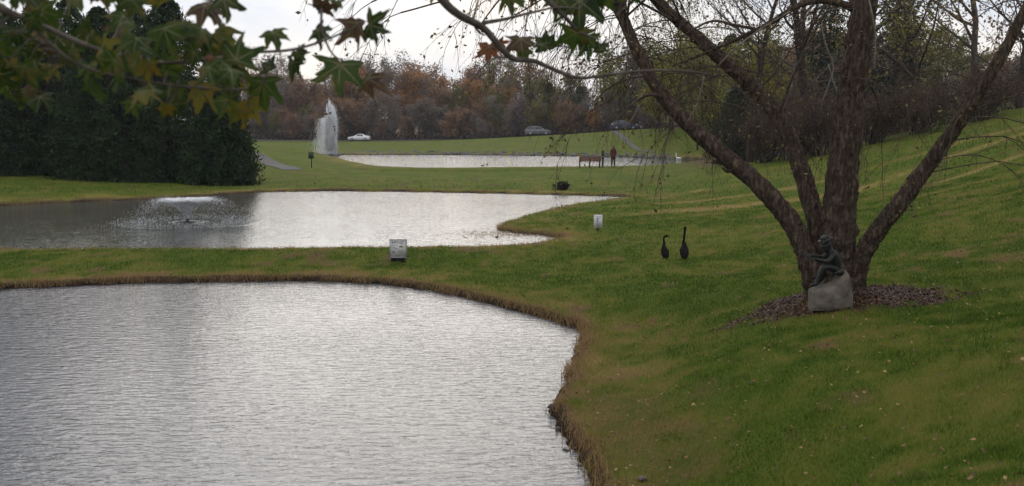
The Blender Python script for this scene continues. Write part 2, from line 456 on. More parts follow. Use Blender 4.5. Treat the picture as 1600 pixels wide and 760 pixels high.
# ------------------------------------------------------------------ water
def water_mat(name, base, amp, sc, fine, rough=0.03):
    m, n, l, b = new_mat(name)
    tc = n.new("ShaderNodeTexCoord"); mp = n.new("ShaderNodeMapping")
    mp.inputs["Scale"].default_value = (0.55, 1.5, 1.0); mp.inputs["Rotation"].default_value = (0, 0, math.radians(9))
    l.new(tc.outputs["Object"], mp.inputs["Vector"])
    n1 = n.new("ShaderNodeTexNoise"); n1.inputs["Scale"].default_value = sc; n1.inputs["Detail"].default_value = 3; n1.inputs["Roughness"].default_value = 0.5; n1.inputs["Distortion"].default_value = 0.6
    n2 = n.new("ShaderNodeTexNoise"); n2.inputs["Scale"].default_value = sc * 3.1; n2.inputs["Detail"].default_value = 3
    n3 = n.new("ShaderNodeTexNoise"); n3.inputs["Scale"].default_value = 0.12; n3.inputs["Detail"].default_value = 3
    for q in (n1, n2): l.new(mp.outputs["Vector"], q.inputs["Vector"])
    l.new(tc.outputs["Object"], n3.inputs["Vector"])
    ad = n.new("ShaderNodeMath"); ad.operation = 'MULTIPLY_ADD'; ad.inputs[1].default_value = fine
    l.new(n2.outputs["Fac"], ad.inputs[0]); l.new(n1.outputs["Fac"], ad.inputs[2])
    gust = n.new("ShaderNodeMapRange"); gust.inputs["From Min"].default_value = 0.3; gust.inputs["From Max"].default_value = 0.7
    gust.inputs["To Min"].default_value = 0.6; gust.inputs["To Max"].default_value = 1.25
    l.new(n3.outputs["Fac"], gust.inputs["Value"])
    ml = n.new("ShaderNodeMath"); ml.operation = 'MULTIPLY'
    l.new(ad.outputs[0], ml.inputs[0]); l.new(gust.outputs["Result"], ml.inputs[1])
    bp = n.new("ShaderNodeBump"); bp.inputs["Strength"].default_value = 1.0; bp.inputs["Distance"].default_value = amp
    l.new(ml.outputs[0], bp.inputs["Height"]); l.new(bp.outputs["Normal"], b.inputs["Normal"])
    b.inputs["Base Color"].default_value = (*base, 1); b.inputs["Roughness"].default_value = rough; b.inputs["IOR"].default_value = 1.333
    b.inputs["Specular IOR Level"].default_value = 0.5
    return m

def water(name, poly, z, mat, label):
    P = np.asarray(poly)
    bm = bmesh.new()
    c = P.mean(0)
    # water sheet reaches a little under the bank so that the ground forms the shoreline
    vs = []
    N = len(P)
    for i in range(N):
        t = P[(i + 1) % N] - P[i - 1]; nr = np.array([t[1], -t[0]]); nr /= np.linalg.norm(nr) + 1e-9
        area = 0.5 * np.sum(P[:, 0] * np.roll(P[:, 1], -1) - np.roll(P[:, 0], -1) * P[:, 1])
        if area < 0: nr = -nr
        vs.append(bm.verts.new((P[i, 0] + nr[0] * 0.1, P[i, 1] + nr[1] * 0.1, z)))
    es = [bm.edges.new((vs[i], vs[(i + 1) % N])) for i in range(N)]
    bmesh.ops.triangle_fill(bm, use_beauty=True, edges=es)
    for f in bm.faces:
        if f.normal.z < 0: f.normal_flip()
    me = bpy.data.meshes.new(name); bm.to_mesh(me); bm.free()
    return obj(name, me, mat, kind="structure", label=label)

W_NEAR = water_mat("rippled_pond_water", (0.050, 0.050, 0.056), 0.018, 6.5, 0.30)
W_MID = water_mat("breezy_pond_water", (0.06, 0.062, 0.06), 0.016, 4.5, 0.3)
W_FAR = water_mat("calm_pond_water", (0.05, 0.052, 0.05), 0.045, 3.0, 0.3)
water("pond_near", PONDS[0][0], Z1, W_NEAR, "nearest pond with grey rippled water")
water("pond_middle", PONDS[1][0], Z2, W_MID, "middle pond with bright sky reflections")
water("pond_far", PONDS[2][0], Z3, W_FAR, "far pond with a tall fountain")

# ------------------------------------------------------------------ road and paths
def ribbon(name, pts, width, lift, mat, label, n_per=14, across=5):
    P = smooth_poly(pts, n_per)[: n_per * (len(pts) - 1) + 1 if False else n_per * (len(pts) - 2) + n_per]
    P = P[n_per * 0:]
    T = np.gradient(P, axis=0); T /= np.linalg.norm(T, axis=1)[:, None]
    N = np.stack([-T[:, 1], T[:, 0]], 1)
    ks = np.linspace(-0.5, 0.5, across)
    XY = (P[:, None, :] + N[:, None, :] * ks[None, :, None] * width).reshape(-1, 2)
    z, _ = terrain(XY[:, 0], XY[:, 1])
    z = z.reshape(-1, across); z = np.maximum(z, z.mean(1, keepdims=True)) + lift
    V = np.c_[XY, z.ravel()]
    ii = (np.arange(len(P) - 1)[:, None] * across + np.arange(across - 1)[None]).ravel()
    return obj(name, mesh_np(name, V, np.stack([ii, ii + across, ii + across + 1, ii + 1], 1), smooth=True), mat, kind="structure", label=label)

M_ASPH = noise_mat("asphalt", [(0.3, (0.04, 0.04, 0.042)), (0.7, (0.07, 0.07, 0.07))], scale=3, rough=0.9)
M_PATH = noise_mat("path_asphalt", [(0.3, (0.048, 0.043, 0.039)), (0.7, (0.078, 0.070, 0.063))], scale=4, rough=0.9, bump=0.3)
def gp(px, py, Y): v = at(px, py, Y); return (v.x, v.y)
road_pts = [(-160, 216), (-110, 211), gp(420, 220, 207), gp(561, 220, 204), gp(700, 217, 198), gp(840, 212, 187), gp(970, 204, 177), (45, 168), (75, 160), (120, 158)]
ribbon("road", road_pts, 6.5, 0.05, M_ASPH, "dark asphalt road along the foot of the woods")
ribbon("path", [(-31, 120), (-26.5, 100), gp(398, 240, 90), gp(418, 249, 85), gp(438, 258, 80), gp(452, 263, 76.5)], 1.5, 0.03, M_PATH, "narrow grey footpath beside the dark evergreens")
ribbon("path", [gp(957, 204, 176), gp(972, 216, 150), gp(992, 228, 135), gp(1008, 237, 127), gp(1020, 241, 122)], 0.9, 0.04, M_PATH, "grey footpath climbing the far bank to the road")

# ------------------------------------------------------------------ lawn grass, fallen leaves, mulch
def scatter(n, x0, x1, y0, y1): return rng.uniform(x0, x1, n), rng.uniform(y0, y1, n)

def visible(x, y, mx=1.5):
    return (np.abs(x) < y * 0.5025 + mx)

BX, BY, BW, BH = [], [], [], []
for (y0, y1, dens, w, h) in [(4.5, 9, 4200, 0.0045, 0.034), (9, 13, 3000, 0.006, 0.034), (13, 19, 1700, 0.008, 0.038), (19, 27, 850, 0.011, 0.048), (27, 37, 420, 0.015, 0.052), (37, 50, 150, 0.026, 0.055), (50, 72, 60, 0.04, 0.06)]:
    x0, x1 = -y1 * 0.5025 - 1.5, y1 * 0.5025 + 1.5
    nn = int((x1 - x0) * (y1 - y0) * dens)
    x, y = scatter(nn, x0, x1, y0, y1)
    k = visible(x, y); x, y = x[k], y[k]
    k = rng.random(len(x)) > sstep(30, 72, y); x, y = x[k], y[k]
    sd = np.minimum(np.minimum(sdist(x, y, PONDS[0][0]), sdist(x, y, PONDS[1][0])), 99)
    k = (sd > 0.03); x, y, sd = x[k], y[k], sd[k]
    k = rng.random(len(x)) > mulch_mask(x, y) * 0.95
    x, y, sd = x[k], y[k], sd[k]
    BX.append(x); BY.append(y); BW.append(np.full(len(x), w)); BH.append(np.full(len(x), h))
for poly, nt in ((PONDS[0][0], 15000), (PONDS[1][0], 9000)):      # longer ragged growth along the water
    i_ = rng.integers(0, len(poly), nt); t_ = rng.random(nt)[:, None]
    q = poly[i_] * (1 - t_) + poly[(i_ + 1) % len(poly)] * t_ + rng.normal(0, 0.11, (nt, 2))
    cl = fbm(q[:, 0] * 1.7 + 40, q[:, 1] * 1.7, 3); kk = (sdist(q[:, 0], q[:, 1], poly) > -0.05) & (cl + 0.15 * rng.random(nt) > 0.56) & visible(q[:, 0], q[:, 1])
    q = q[kk]; BX.append(q[:, 0]); BY.append(q[:, 1]); BW.append(np.full(len(q), 0.010)); BH.append(0.03 + 0.16 * rng.random(len(q)) * cl[kk])
x = np.concatenate(BX); y = np.concatenate(BY); w = np.concatenate(BW); h = np.concatenate(BH)
z, sd = terrain(x, y); z = np.maximum(z, 0.01); dr, so = patches(x, y, sd)
keep = rng.random(len(x)) > so * 0.45
x, y, z, w, h, dr, so, sd = [q[keep] for q in (x, y, z, w, h, dr, so, sd)]
nb = len(x)
ang = rng.uniform(0, 2 * math.pi, nb); lean = rng.uniform(0.0, 0.9, nb); la = rng.uniform(0, 2 * math.pi, nb)
hh = h * (0.55 + 0.9 * rng.random(nb)) * (1 + 0.7 * (fbm(x * 3, y * 3, 2) - 0.5)) * np.where(sd < 0.35, 1.5, 1.0)
bx, by = np.cos(ang) * w / 2, np.sin(ang) * w / 2
Vb = np.stack([np.stack([x - bx, y - by, z - 0.005], 1), np.stack([x + bx, y + by, z - 0.005], 1),
               np.stack([x + np.cos(la) * lean * hh, y + np.sin(la) * lean * hh, z + hh], 1)], 1).reshape(-1, 3)
gv = np.clip(0.05 - 0.45 * (h > 0.061) * rng.random(nb) + dr + rng.normal(0, 0.22, nb) + so * 0.75 + 1.0 * (fbm(x * 4.3 + 7, y * 2.7, 3) - 0.5) + 0.3 * (fbm(x * 1.5 + 3, y * 1.1, 3) - 0.5), 0, 1.2)
g_me = mesh_np("grass", Vb, np.arange(nb * 3).reshape(-1, 3), gv)
M_GRASS = leaf_mat("grass_blades", [(0.0, (0.0369, 0.0738, 0.0050)), (0.18, (0.0677, 0.1247, 0.0088)), (0.42, (0.1231, 0.1679, 0.0187)), (0.72, (0.2278, 0.1844, 0.0500)), (1.0, (0.2893, 0.1781, 0.0825))], trans=0.3, objvar=0.0)
obj("grass", g_me, M_GRASS, kind="stuff", label="short autumn grass on the near lawn and banks", category="grass")

def flat_leaves(name, x, y, size, v, lift=0.025, lump=0.03):
    z, _ = terrain(x, y); nn = len(x)
    a = rng.uniform(0, 2 * math.pi, nn); s = size * (0.6 + 0.8 * rng.random(nn))
    ux, uy = np.cos(a), np.sin(a)
    tz = rng.uniform(-0.5, 0.5, (nn, 2)) * s[:, None]
    zc = z + lift + lump * rng.random(nn)
    P = [np.stack([x - ux * s * .5, y - uy * s * .5, zc - tz[:, 0] * .5], 1), np.stack([x - uy * s * .38, y + ux * s * .38, zc + tz[:, 1] * .5], 1),
         np.stack([x + ux * s * .5, y + uy * s * .5, zc + tz[:, 0] * .5], 1), np.stack([x + uy * s * .38, y - ux * s * .38, zc - tz[:, 1] * .5 + .2 * s], 1)]
    return mesh_np(name, np.stack(P, 1).reshape(-1, 3), np.arange(nn * 4).reshape(-1, 4), v)

M_LITTER = leaf_mat("dead_leaf_litter", [(0.0, (0.0720, 0.0360, 0.0192)), (0.5, (0.1920, 0.1056, 0.0432)), (0.85, (0.3600, 0.2400, 0.1020)), (1.0, (0.4560, 0.3960, 0.2640))], trans=0.1, objvar=0)
x, y = scatter(90000, -10, 14, 5, 30)
k = visible(x, y); x, y = x[k], y[k]
_, sd = terrain(x, y); d_, s_ = patches(x, y, sd)
k = (sd > 0.06) & (rng.random(len(x)) < 0.09 + 0.42 * s_ + 0.10 * d_); x, y = x[k], y[k]
obj("fallen_leaves", flat_leaves("fallen_leaves", x, y, 0.034, rng.random(len(x)) ** 1.6 * 0.74), M_LITTER, kind="stuff", label="dry brown fallen leaves scattered over the lawn", category="leaves")
x, y = scatter(26000, 2.4, 8.0, 12.9, 16.7)
k = rng.random(len(x)) < mulch_mask(x, y); x, y = x[k], y[k]
M_MULCH = leaf_mat("wood_mulch", [(0.0, (0.0234, 0.0101, 0.0065)), (0.6, (0.0612, 0.0265, 0.0166)), (0.92, (0.0990, 0.0468, 0.0288)), (1.0, (0.2340, 0.1482, 0.0936))], trans=0.0, objvar=0)
obj("mulch", flat_leaves("mulch", x, y, 0.034, rng.random(len(x)) ** 1.7, 0.004, 0.02), M_MULCH, kind="stuff", label="reddish brown mulch bed around the tree base", category="mulch")

# ------------------------------------------------------------------ tree generator
def unit(v): return v / (math.sqrt(v @ v) + 1e-9)

class Tree:
    def __init__(self, seed, sides=(8, 5, 4, 3)):
        self.r = random.Random(seed); self.wood = MB(); self.tips = []; self.sides = sides
    def rv(self): return np.array([self.r.gauss(0, 1) for _ in range(3)])
    def branch(self, p, d, L, r, lvl, maxl, kids, angle, up, wob=0.12, ratio=0.55, tmin=0.25):
        n = max(3, int(6 - lvl) + (3 if lvl == 0 else 0))
        P = [np.array(p, float)]; d = unit(np.array(d, float))
        for i in range(n):
            d = unit(d + self.rv() * wob + np.array([0, 0, up[min(lvl, len(up) - 1)]]) / n)
            P.append(P[-1] + d * L / n)
        t = np.linspace(0, 1, n + 1)
        R = r * (1 - 0.82 * t) if lvl > 0 else r * (1 - 0.75 * t ** 0.9)
        self.wood.tube(np.array(P), R, self.sides[min(lvl, len(self.sides) - 1)], cap=False, v=self.r.random())
        if lvl >= maxl:
            self.tips.append((P[-1], d)); self.tips.append((P[n // 2], d)); return
        for k in range(kids[lvl]):
            s = tmin + (1 - tmin) * (k + self.r.random()) / kids[lvl]
            s = min(s, 0.98); f = s * n; i = min(int(f), n - 1)
            q = P[i] + (P[i + 1] - P[i]) * (f - i)
            ax = unit(P[i + 1] - P[i]); side = unit(cr(ax, self.rv()))
            an = math.radians(self.r.gauss(angle[lvl], 10))
            dd = ax * math.cos(an) + side * math.sin(an)
            self.branch(q, dd, L * ratio * (1.1 - 0.55 * s) * self.r.uniform(0.75, 1.25), max(r * 0.42 * (1.05 - 0.6 * s), 0.006), lvl + 1, maxl, kids, angle, up, wob, ratio, 0.15)

def deciduous(seed, Ht, r0, leafn, lsize, lspread, kids=(13, 6, 4), angle=(48, 42, 40), up=(0.1, 0.35, 0.2), tmin=0.28, ratio=0.5):
    t = Tree(seed)
    t.branch((0, 0, -0.3), (0, 0, 1), Ht * 0.9, r0, 0, 3, kids, angle, up, 0.07, ratio, tmin)
    lv = MB()
    P = []
    for p, d in t.tips:
        for _ in range(leafn): P.append(p + t.rv() * lspread)
    if P:
        P = np.array(P); z = P[:, 2]
        P = P[z > 0.6]
        lv.leaves(P, np.full(len(P), lsize), np.clip(0.5 + rng.normal(0, 0.2, len(P)), 0, 1))
    return t, lv

def make_tree(name, label, cat, seed, wood_mat, lmat, group, loc, **kw):
    t, lv = deciduous(seed, **kw)
    e = thing(name, label, cat, loc, 0, group)
    obj("trunk", t.wood.mesh("trunk", True), wood_mat, e)
    if lv.n: obj("crown", lv.mesh("crown"), lmat, e)
    return e

def conifer_mesh(seed, Ht, rad, n_br=300, sprays=30, ssize=0.30, shape=0.8, low=0.03, droop=0.25):
    r = random.Random(seed); wood = MB(); lv = MB()
    wood.tube([(0, 0, -0.3), (0.03, 0, Ht * 0.5), (0, 0.02, Ht * 0.97)], [rad * 0.07, rad * 0.04, 0.01], 7)
    Pl, Vl = [], []
    for i in range(n_br):
        s = ((i + r.random()) / n_br) ** 1.2
        z = Ht * (low + (0.97 - low) * s)
        L = rad * ((1 - s) ** shape) * r.uniform(0.72, 1.12) + 0.15
        if s < 0.12: L *= 0.75 + 2 * s
        a = i * 2.39996 + r.uniform(-.3, .3)
        dirv = np.array([math.cos(a), math.sin(a), 0]); lift = r.uniform(0.15, 0.5)
        P = [np.array([0, 0, z]) + dirv * L * t + np.array([0, 0, L * (lift * t - droop * 2.2 * t * t)]) for t in (0, .35, .7, 1)]
        P = np.array(P); P[:, 2] = np.maximum(P[:, 2], 0.05)
        wood.tube(P, [0.03, 0.022, 0.014, 0.005], 3, cap=False)
        br = r.random()
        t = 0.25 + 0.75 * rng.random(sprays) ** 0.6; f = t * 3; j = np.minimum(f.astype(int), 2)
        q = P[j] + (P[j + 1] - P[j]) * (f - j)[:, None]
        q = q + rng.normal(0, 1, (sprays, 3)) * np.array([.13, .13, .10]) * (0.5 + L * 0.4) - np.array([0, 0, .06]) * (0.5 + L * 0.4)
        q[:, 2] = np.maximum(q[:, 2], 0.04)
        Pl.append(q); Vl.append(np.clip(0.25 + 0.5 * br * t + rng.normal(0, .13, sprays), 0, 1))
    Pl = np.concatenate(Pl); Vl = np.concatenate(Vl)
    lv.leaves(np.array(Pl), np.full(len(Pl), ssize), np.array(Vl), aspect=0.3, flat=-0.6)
    return wood, lv

M_BARK = noise_mat("grey_brown_bark", [(0.3, (0.06, 0.048, 0.040)), (0.7, (0.15, 0.122, 0.104))], scale=6, rough=0.95, bump=0.6, stretch=(1, 1, 0.2), spec=0.1)
M_BARKD = noise_mat("dark_bark", [(0.3, (0.022, 0.017, 0.014)), (0.7, (0.065, 0.05, 0.042))], scale=6, rough=0.95, bump=0.6, stretch=(1, 1, 0.2), spec=0.1)
L_RUSSET = leaf_mat("russet_leaves", [(0.1, (0.1263, 0.0749, 0.0476)), (0.5, (0.2316, 0.1352, 0.0807)), (0.9, (0.3507, 0.2077, 0.1191))])
L_ORANGE = leaf_mat("orange_leaves", [(0.1, (0.1719, 0.0797, 0.0350)), (0.5, (0.3306, 0.1594, 0.0612)), (0.9, (0.4364, 0.2415, 0.0874))])
L_OLIVE = leaf_mat("olive_leaves", [(0.1, (0.0552, 0.0580, 0.0161)), (0.5, (0.1174, 0.1132, 0.0299)), (0.9, (0.2208, 0.1794, 0.0517))])
L_YELLOW = leaf_mat("yellow_green_leaves", [(0.1, (0.0966, 0.1034, 0.0166)), (0.5, (0.2070, 0.2070, 0.0304)), (0.9, (0.3726, 0.3174, 0.0552))])
L_GREY = leaf_mat("dead_grey_leaves", [(0.1, (0.1035, 0.0828, 0.0690)), (0.5, (0.1782, 0.1426, 0.1173)), (0.9, (0.2645, 0.2162, 0.1782))])
L_BROWN = leaf_mat("brown_dead_leaves", [(0.1, (0.045, 0.030, 0.022)), (0.5, (0.085, 0.056, 0.040)), (0.9, (0.14, 0.095, 0.062))])
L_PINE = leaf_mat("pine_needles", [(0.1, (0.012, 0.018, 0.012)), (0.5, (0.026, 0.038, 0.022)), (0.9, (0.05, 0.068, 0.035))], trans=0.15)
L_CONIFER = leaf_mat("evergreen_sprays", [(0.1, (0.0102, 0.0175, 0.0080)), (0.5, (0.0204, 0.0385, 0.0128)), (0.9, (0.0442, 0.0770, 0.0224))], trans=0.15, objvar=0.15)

# ------------------------------------------------------------------ far woods
def put(px, Y, dx=0.0):
    X = at(px, 215, Y).x + dx
    return (X, Y, H(X, Y) - 0.05)

protos = {}
def proto(key, *a, **k): protos[key] = [make_tree(*a, **k), False]
LBL = {'grey': "bare grey brown tree in the far autumn woods", 'russet': "russet leaved tree in the far autumn woods",
       'orange': "orange leaved tree in the far autumn woods", 'olive': "olive green tree in the far autumn woods",
       'tall': "tall thin see-through tree rising above the far woods", 'pine': "dark evergreen tree in the far woods",
       'yellow': "yellow green tree in the far autumn woods"}
proto('grey', "woodland_tree", LBL['grey'], "tree", 11, M_BARK, L_GREY, "bare trees of the far woods", (0, 0, 0), Ht=15, r0=0.24, leafn=4, lsize=0.34, lspread=0.45)
proto('grey2', "woodland_tree", LBL['grey'], "tree", 12, M_BARK, L_GREY, "bare trees of the far woods", (0, 0, 0), Ht=14, r0=0.22, leafn=5, lsize=0.32, lspread=0.5, tmin=0.2)
proto('russet', "woodland_tree", LBL['russet'], "tree", 13, M_BARK, L_RUSSET, "russet trees of the far woods", (0, 0, 0), Ht=13.5, r0=0.24, leafn=10, lsize=0.36, lspread=0.6, tmin=0.15)
proto('orange', "woodland_tree", LBL['orange'], "tree", 14, M_BARK, L_ORANGE, "orange trees of the far woods", (0, 0, 0), Ht=14, r0=0.24, leafn=10, lsize=0.36, lspread=0.6, tmin=0.15)
proto('olive', "woodland_tree", LBL['olive'], "tree", 15, M_BARKD, L_OLIVE, "olive trees of the far woods", (0, 0, 0), Ht=14, r0=0.24, leafn=9, lsize=0.36, lspread=0.6, tmin=0.12)
proto('yellow', "woodland_tree", LBL['yellow'], "tree", 16, M_BARKD, L_YELLOW, "yellow green trees of the far woods", (0, 0, 0), Ht=11, r0=0.2, leafn=8, lsize=0.32, lspread=0.5, tmin=0.12)
proto('tall', "woodland_tree", LBL['tall'], "tree", 17, M_BARK, L_OLIVE, "tall thin trees of the far woods", (0, 0, 0), Ht=20, r0=0.24, leafn=3, lsize=0.30, lspread=0.35, kids=(17, 6, 3), angle=(38, 38, 38), ratio=0.28, tmin=0.25)
proto('thicket', "woodland_tree", '', "tree", 18, M_BARK, L_GREY, "", (0, 0, 0), Ht=7, r0=0.09, leafn=7, lsize=0.26, lspread=0.4, tmin=0.03, kids=(16, 6, 4), ratio=0.42)
proto('thicketr', "woodland_tree", '', "tree", 19, M_BARK, L_RUSSET, "", (0, 0, 0), Ht=7, r0=0.09, leafn=8, lsize=0.26, lspread=0.4, tmin=0.03, kids=(16, 6, 4), ratio=0.42)
LBL['thicket'] = "low bushy grey brown tree in the far woods"; LBL['thicketr'] = "low bushy russet tree in the far woods"
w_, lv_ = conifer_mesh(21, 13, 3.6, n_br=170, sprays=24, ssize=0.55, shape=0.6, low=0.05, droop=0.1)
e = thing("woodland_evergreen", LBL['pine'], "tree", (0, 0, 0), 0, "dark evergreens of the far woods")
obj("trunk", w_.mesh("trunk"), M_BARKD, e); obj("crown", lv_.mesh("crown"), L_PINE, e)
protos['pine'] = [e, False]

def plant(key, loc, scale=1.0, label=None, group=None, rz=None):
    rz = random.uniform(0, 6.28) if rz is None else rz
    pr = protos[key]
    if not pr[1]:
        pr[1] = True; o = pr[0]; o.location = loc; o.rotation_euler = (0, 0, rz); o.scale = (scale,) * 3
        if label: o["label"] = label
        if group: o["group"] = group
        return o
    return dup(pr[0], loc, rz, scale, label, group)

R_ = random.Random(5)
# front row behind the road (height in the photo: tops at y about 105-145)
def top_scale(px, Y, ytop, base_h):
    loc = put(px, Y); zt = at(px, ytop, Y).z
    return loc, (zt - loc[2]) / base_h
HT = {'grey': 14.6, 'grey2': 13.6, 'russet': 13.4, 'orange': 13.9, 'olive': 13.8, 'yellow': 10.8, 'tall': 19, 'pine': 13, 'thicket': 7, 'thicketr': 7}
LBL['grey2'] = LBL['grey']
REG = [(215, "left of the big evergreens"), (405, "behind the big evergreens"), (500, "between evergreens and tall fountain"), (545, "behind the tall fountain"), (600, "behind the white sedan"), (690, "right of the white sedan"),
       (760, "left of two tall thin trees"), (815, "below two tall thin trees"), (870, "behind the grey hatchback"), (950, "right of the grey hatchback"), (1010, "behind the dark blue car"), (1110, "behind the leaning left stem"), (1330, "behind the middle stem"), (5000, "right of the upright stem")]
def wood_row(px0, px1, step, Y, ytop, kinds, dY=8, dtop=12, yfront=228):
    px = px0
    while px < px1:
        k = R_.choice(kinds); yy = Y(px) + R_.uniform(-dY, dY) if callable(Y) else Y + R_.uniform(-dY, dY)
        yt = (ytop(px) if callable(ytop) else ytop) + R_.uniform(-dtop, dtop)
        loc, s = top_scale(px, yy, yt, HT[k])
        where = next(w for lim, w in REG if px < lim); row = "front" if yy < yfront else "back"
        plant(k, loc, s, LBL[k].split(" in the")[0].split(" rising")[0] + f", {row} row of far woods, {where}", f"{LBL[k]}, {row} row, {where}")
        px += step * R_.uniform(0.7, 1.3)
wood_row(-40, 440, 40, 236, lambda p: 120, ['grey', 'russet', 'olive', 'grey2', 'pine'])
wood_row(405, 560, 15, 236, lambda p: 128, ['grey', 'grey2', 'grey', 'russet'])
wood_row(540, 720, 15, 232, lambda p: 122 + max(0, p - 640) * 0.25, ['orange', 'russet', 'orange', 'grey2', 'russet'])
wood_row(690, 840, 14, 226, lambda p: 140, ['russet', 'olive', 'orange', 'grey', 'olive'])
wood_row(400, 900, 22, 246, lambda p: 112 + 14 * math.sin(p * 0.03), ['grey', 'grey2', 'russet'])
wood_row(405, 960, 17, 222, lambda p: 176, ['russet', 'grey2', 'grey', 'olive'], dY=4, dtop=10)
wood_row(395, 900, 11, lambda p: 217 - max(0, p - 600) * .08, lambda p: 172, ['thicket', 'thicketr', 'grey2', 'thicket', 'olive'], dY=3, dtop=24)
wood_row(880, 1110, 13, lambda p: 198 - max(0, p - 880) * .09, lambda p: 168 - (p - 880) * .06, ['thicket', 'thicketr', 'olive', 'grey'], dY=3, dtop=22)
wood_row(840, 1010, 15, 208, lambda p: 138, ['pine', 'olive', 'grey', 'olive', 'orange'], dY=6)
wood_row(960, 1130, 20, 188, lambda p: 95, ['olive', 'grey', 'olive', 'russet', 'yellow'], dY=6)
wood_row(1040, 1640, 24, 158, lambda p: 70, ['olive', 'grey', 'pine', 'olive', 'russet'], dtop=26)
wood_row(1090, 1640, 22, 120, lambda p: 105, ['olive', 'pine', 'russet', 'thicket', 'olive'], dtop=26, yfront=128)
# notable ones
for px, Y, yt, k, lab in [(784, 222, 92, 'tall', "tall thin see-through tree above the far woods, right of the rust-brown leaf"),
                          (757, 224, 100, 'tall', "tall thin see-through tree above the far woods, under the rust-brown leaf"),
                          (430, 228, 104, 'grey', "tall bare grey tree rising just right of the big evergreens"),
                          (548, 214, 178, 'pine', "small dark evergreen just right of the tall white fountain"),
                          (664, 212, 180, 'yellow', "small bright yellow green tree beside the road in front of the woods"),
                          (858, 205, 128, 'pine', "dark blue green evergreen behind the grey car"),
                          (905, 203, 132, 'pine', "broad dark evergreen right of the grey car"),
                          (826, 207, 132, 'pine', "dark evergreen left of the grey car"),
                          (925, 186, 176, 'orange', "low orange leaved tree between the two far right cars"),
                          (1030, 150, 120, 'yellow', "yellow green tree left of the leaning stem above the far path")]:
    loc, s = top_scale(px, Y, yt, HT[k]); o = plant(k, loc, s, lab, "notable trees of the far woods")

# undergrowth: a brushy mass nobody could count
ub = MB()
px_ = rng.uniform(-60, 1100, 15000); Yr = np.interp(px_, [0, 420, 700, 840, 970, 1100], [214, 212, 204, 193, 183, 176]) + rng.uniform(0.0, 9, 15000)
ux = (px_ - 800) / FPX * Yr
uz, _ = terrain(ux, Yr)
ub.leaves(np.stack([ux, Yr, uz + rng.random(15000) ** 1.6 * 1.5], 1), np.full(15000, 0.38), rng.random(15000))
L_BRUSH = leaf_mat("brush", [(0.0, (0.018, 0.014, 0.011)), (0.6, (0.042, 0.030, 0.024)), (1.0, (0.075, 0.052, 0.038))], trans=0.1)
N_ = 26000
px_ = rng.uniform(1120, 1680, N_); Yr = np.interp(px_, [1120, 1373, 1680], [69, 66, 62]) + rng.uniform(0.0, 9, N_)
ux = (px_ - 800) / FPX * Yr; uz, _ = terrain(ux, Yr)
ub.leaves(np.stack([ux, Yr, uz + rng.random(N_) ** 1.5 * (2.2 + 2.4 * fbm(ux * 0.7, Yr * 0.7, 2))], 1), np.full(N_, 0.17), rng.random(N_), aspect=0.3)
obj("undergrowth", ub.mesh("undergrowth"), L_BRUSH, kind="stuff", label="dark brown brush along the foot of the far woods", category="brush")

# ------------------------------------------------------------------ right-hand woods behind the lawn slope
M_BT = M_BARK
def near_tree(px, Y, ht, seed, label, wm, lm, r0, leafn=3, lsize=0.14, lspread=0.4, **kw):
    loc = put(px, Y)
    return make_tree("bare_tree", label, "tree", seed, wm, lm, "trees behind the lawn slope", loc, Ht=ht, r0=r0, leafn=leafn, lsize=lsize, lspread=lspread, **kw)
near_tree(1172, 66, 17, 31, "slim straight bare tree behind the slope, between the two left leaning stems", M_BARKD, L_OLIVE, 0.26, kids=(12, 6, 4))
near_tree(1216, 68, 17, 32, "thick straight bare tree behind the slope, just left of the tree with the forked trunk", M_BARK, L_RUSSET, 0.34, kids=(12, 6, 4))
f1 = near_tree(1262, 64, 17, 33, "bare tree with forked dark trunk behind the slope", M_BARKD, L_RUSSET, 0.36, kids=(13, 6, 4), angle=(30, 42, 40))
near_tree(1078, 146, 19, 34, "olive leaved tree beyond the far pond, framed between leaning stems", M_BARKD, L_OLIVE, 0.26, leafn=9, lsize=0.24, lspread=0.6, tmin=0.15)
near_tree(1112, 138, 15, 35, "yellow green tree beyond the slope, framed between leaning stems", M_BARKD, L_YELLOW, 0.2, leafn=6, lsize=0.2, lspread=0.5, tmin=0.12)
near_tree(1178, 86, 9.5, 45, "bright yellow green tree at the wood edge behind the middle stem", M_BARKD, L_YELLOW, 0.18, leafn=7, lsize=0.2, lspread=0.5, tmin=0.12)
near_tree(1050, 152, 13, 46, "yellow green tree above the far path, left of the leaning stem", M_BARKD, L_YELLOW, 0.2, leafn=8, lsize=0.26, lspread=0.6, tmin=0.1)
near_tree(1345, 70, 17, 36, "bare tree behind the dark upright stem", M_BARKD, L_GREY, 0.3, leafn=4, lsize=0.16)
near_tree(1430, 66, 15, 37, "olive leaved tree right of the dark upright stem", M_BARKD, L_OLIVE, 0.28, leafn=8, lsize=0.2, lspread=0.6, tmin=0.15)
near_tree(1520, 72, 18, 38, "tall bare tree at the right end of the slope", M_BARK, L_RUSSET, 0.32, leafn=5, lsize=0.18)
near_tree(1590, 62, 14, 39, "russet tree at the far right edge of the slope", M_BARKD, L_RUSSET, 0.28, leafn=8, lsize=0.2, lspread=0.6, tmin=0.15)
def evergreen(name, label, px, Y, ht, rad, seed, group, lm=L_CONIFER, **kw):
    loc = put(px, Y) if not isinstance(px, tuple) else px
    w_, lv_ = conifer_mesh(seed, ht, rad, **kw)
    e = thing(name, label, "tree", loc, 0, group)
    obj("trunk", w_.mesh("trunk"), M_BARKD, e); obj("crown", lv_.mesh("crown"), lm, e)
    return e
evergreen("cedar_tree", "dark rounded cedar at the foot of the woods, right of the white bird", 1152, 70, 5.4, 2.3, 41, "evergreens of the right woods", shape=0.5, n_br=260, sprays=26, ssize=0.2)
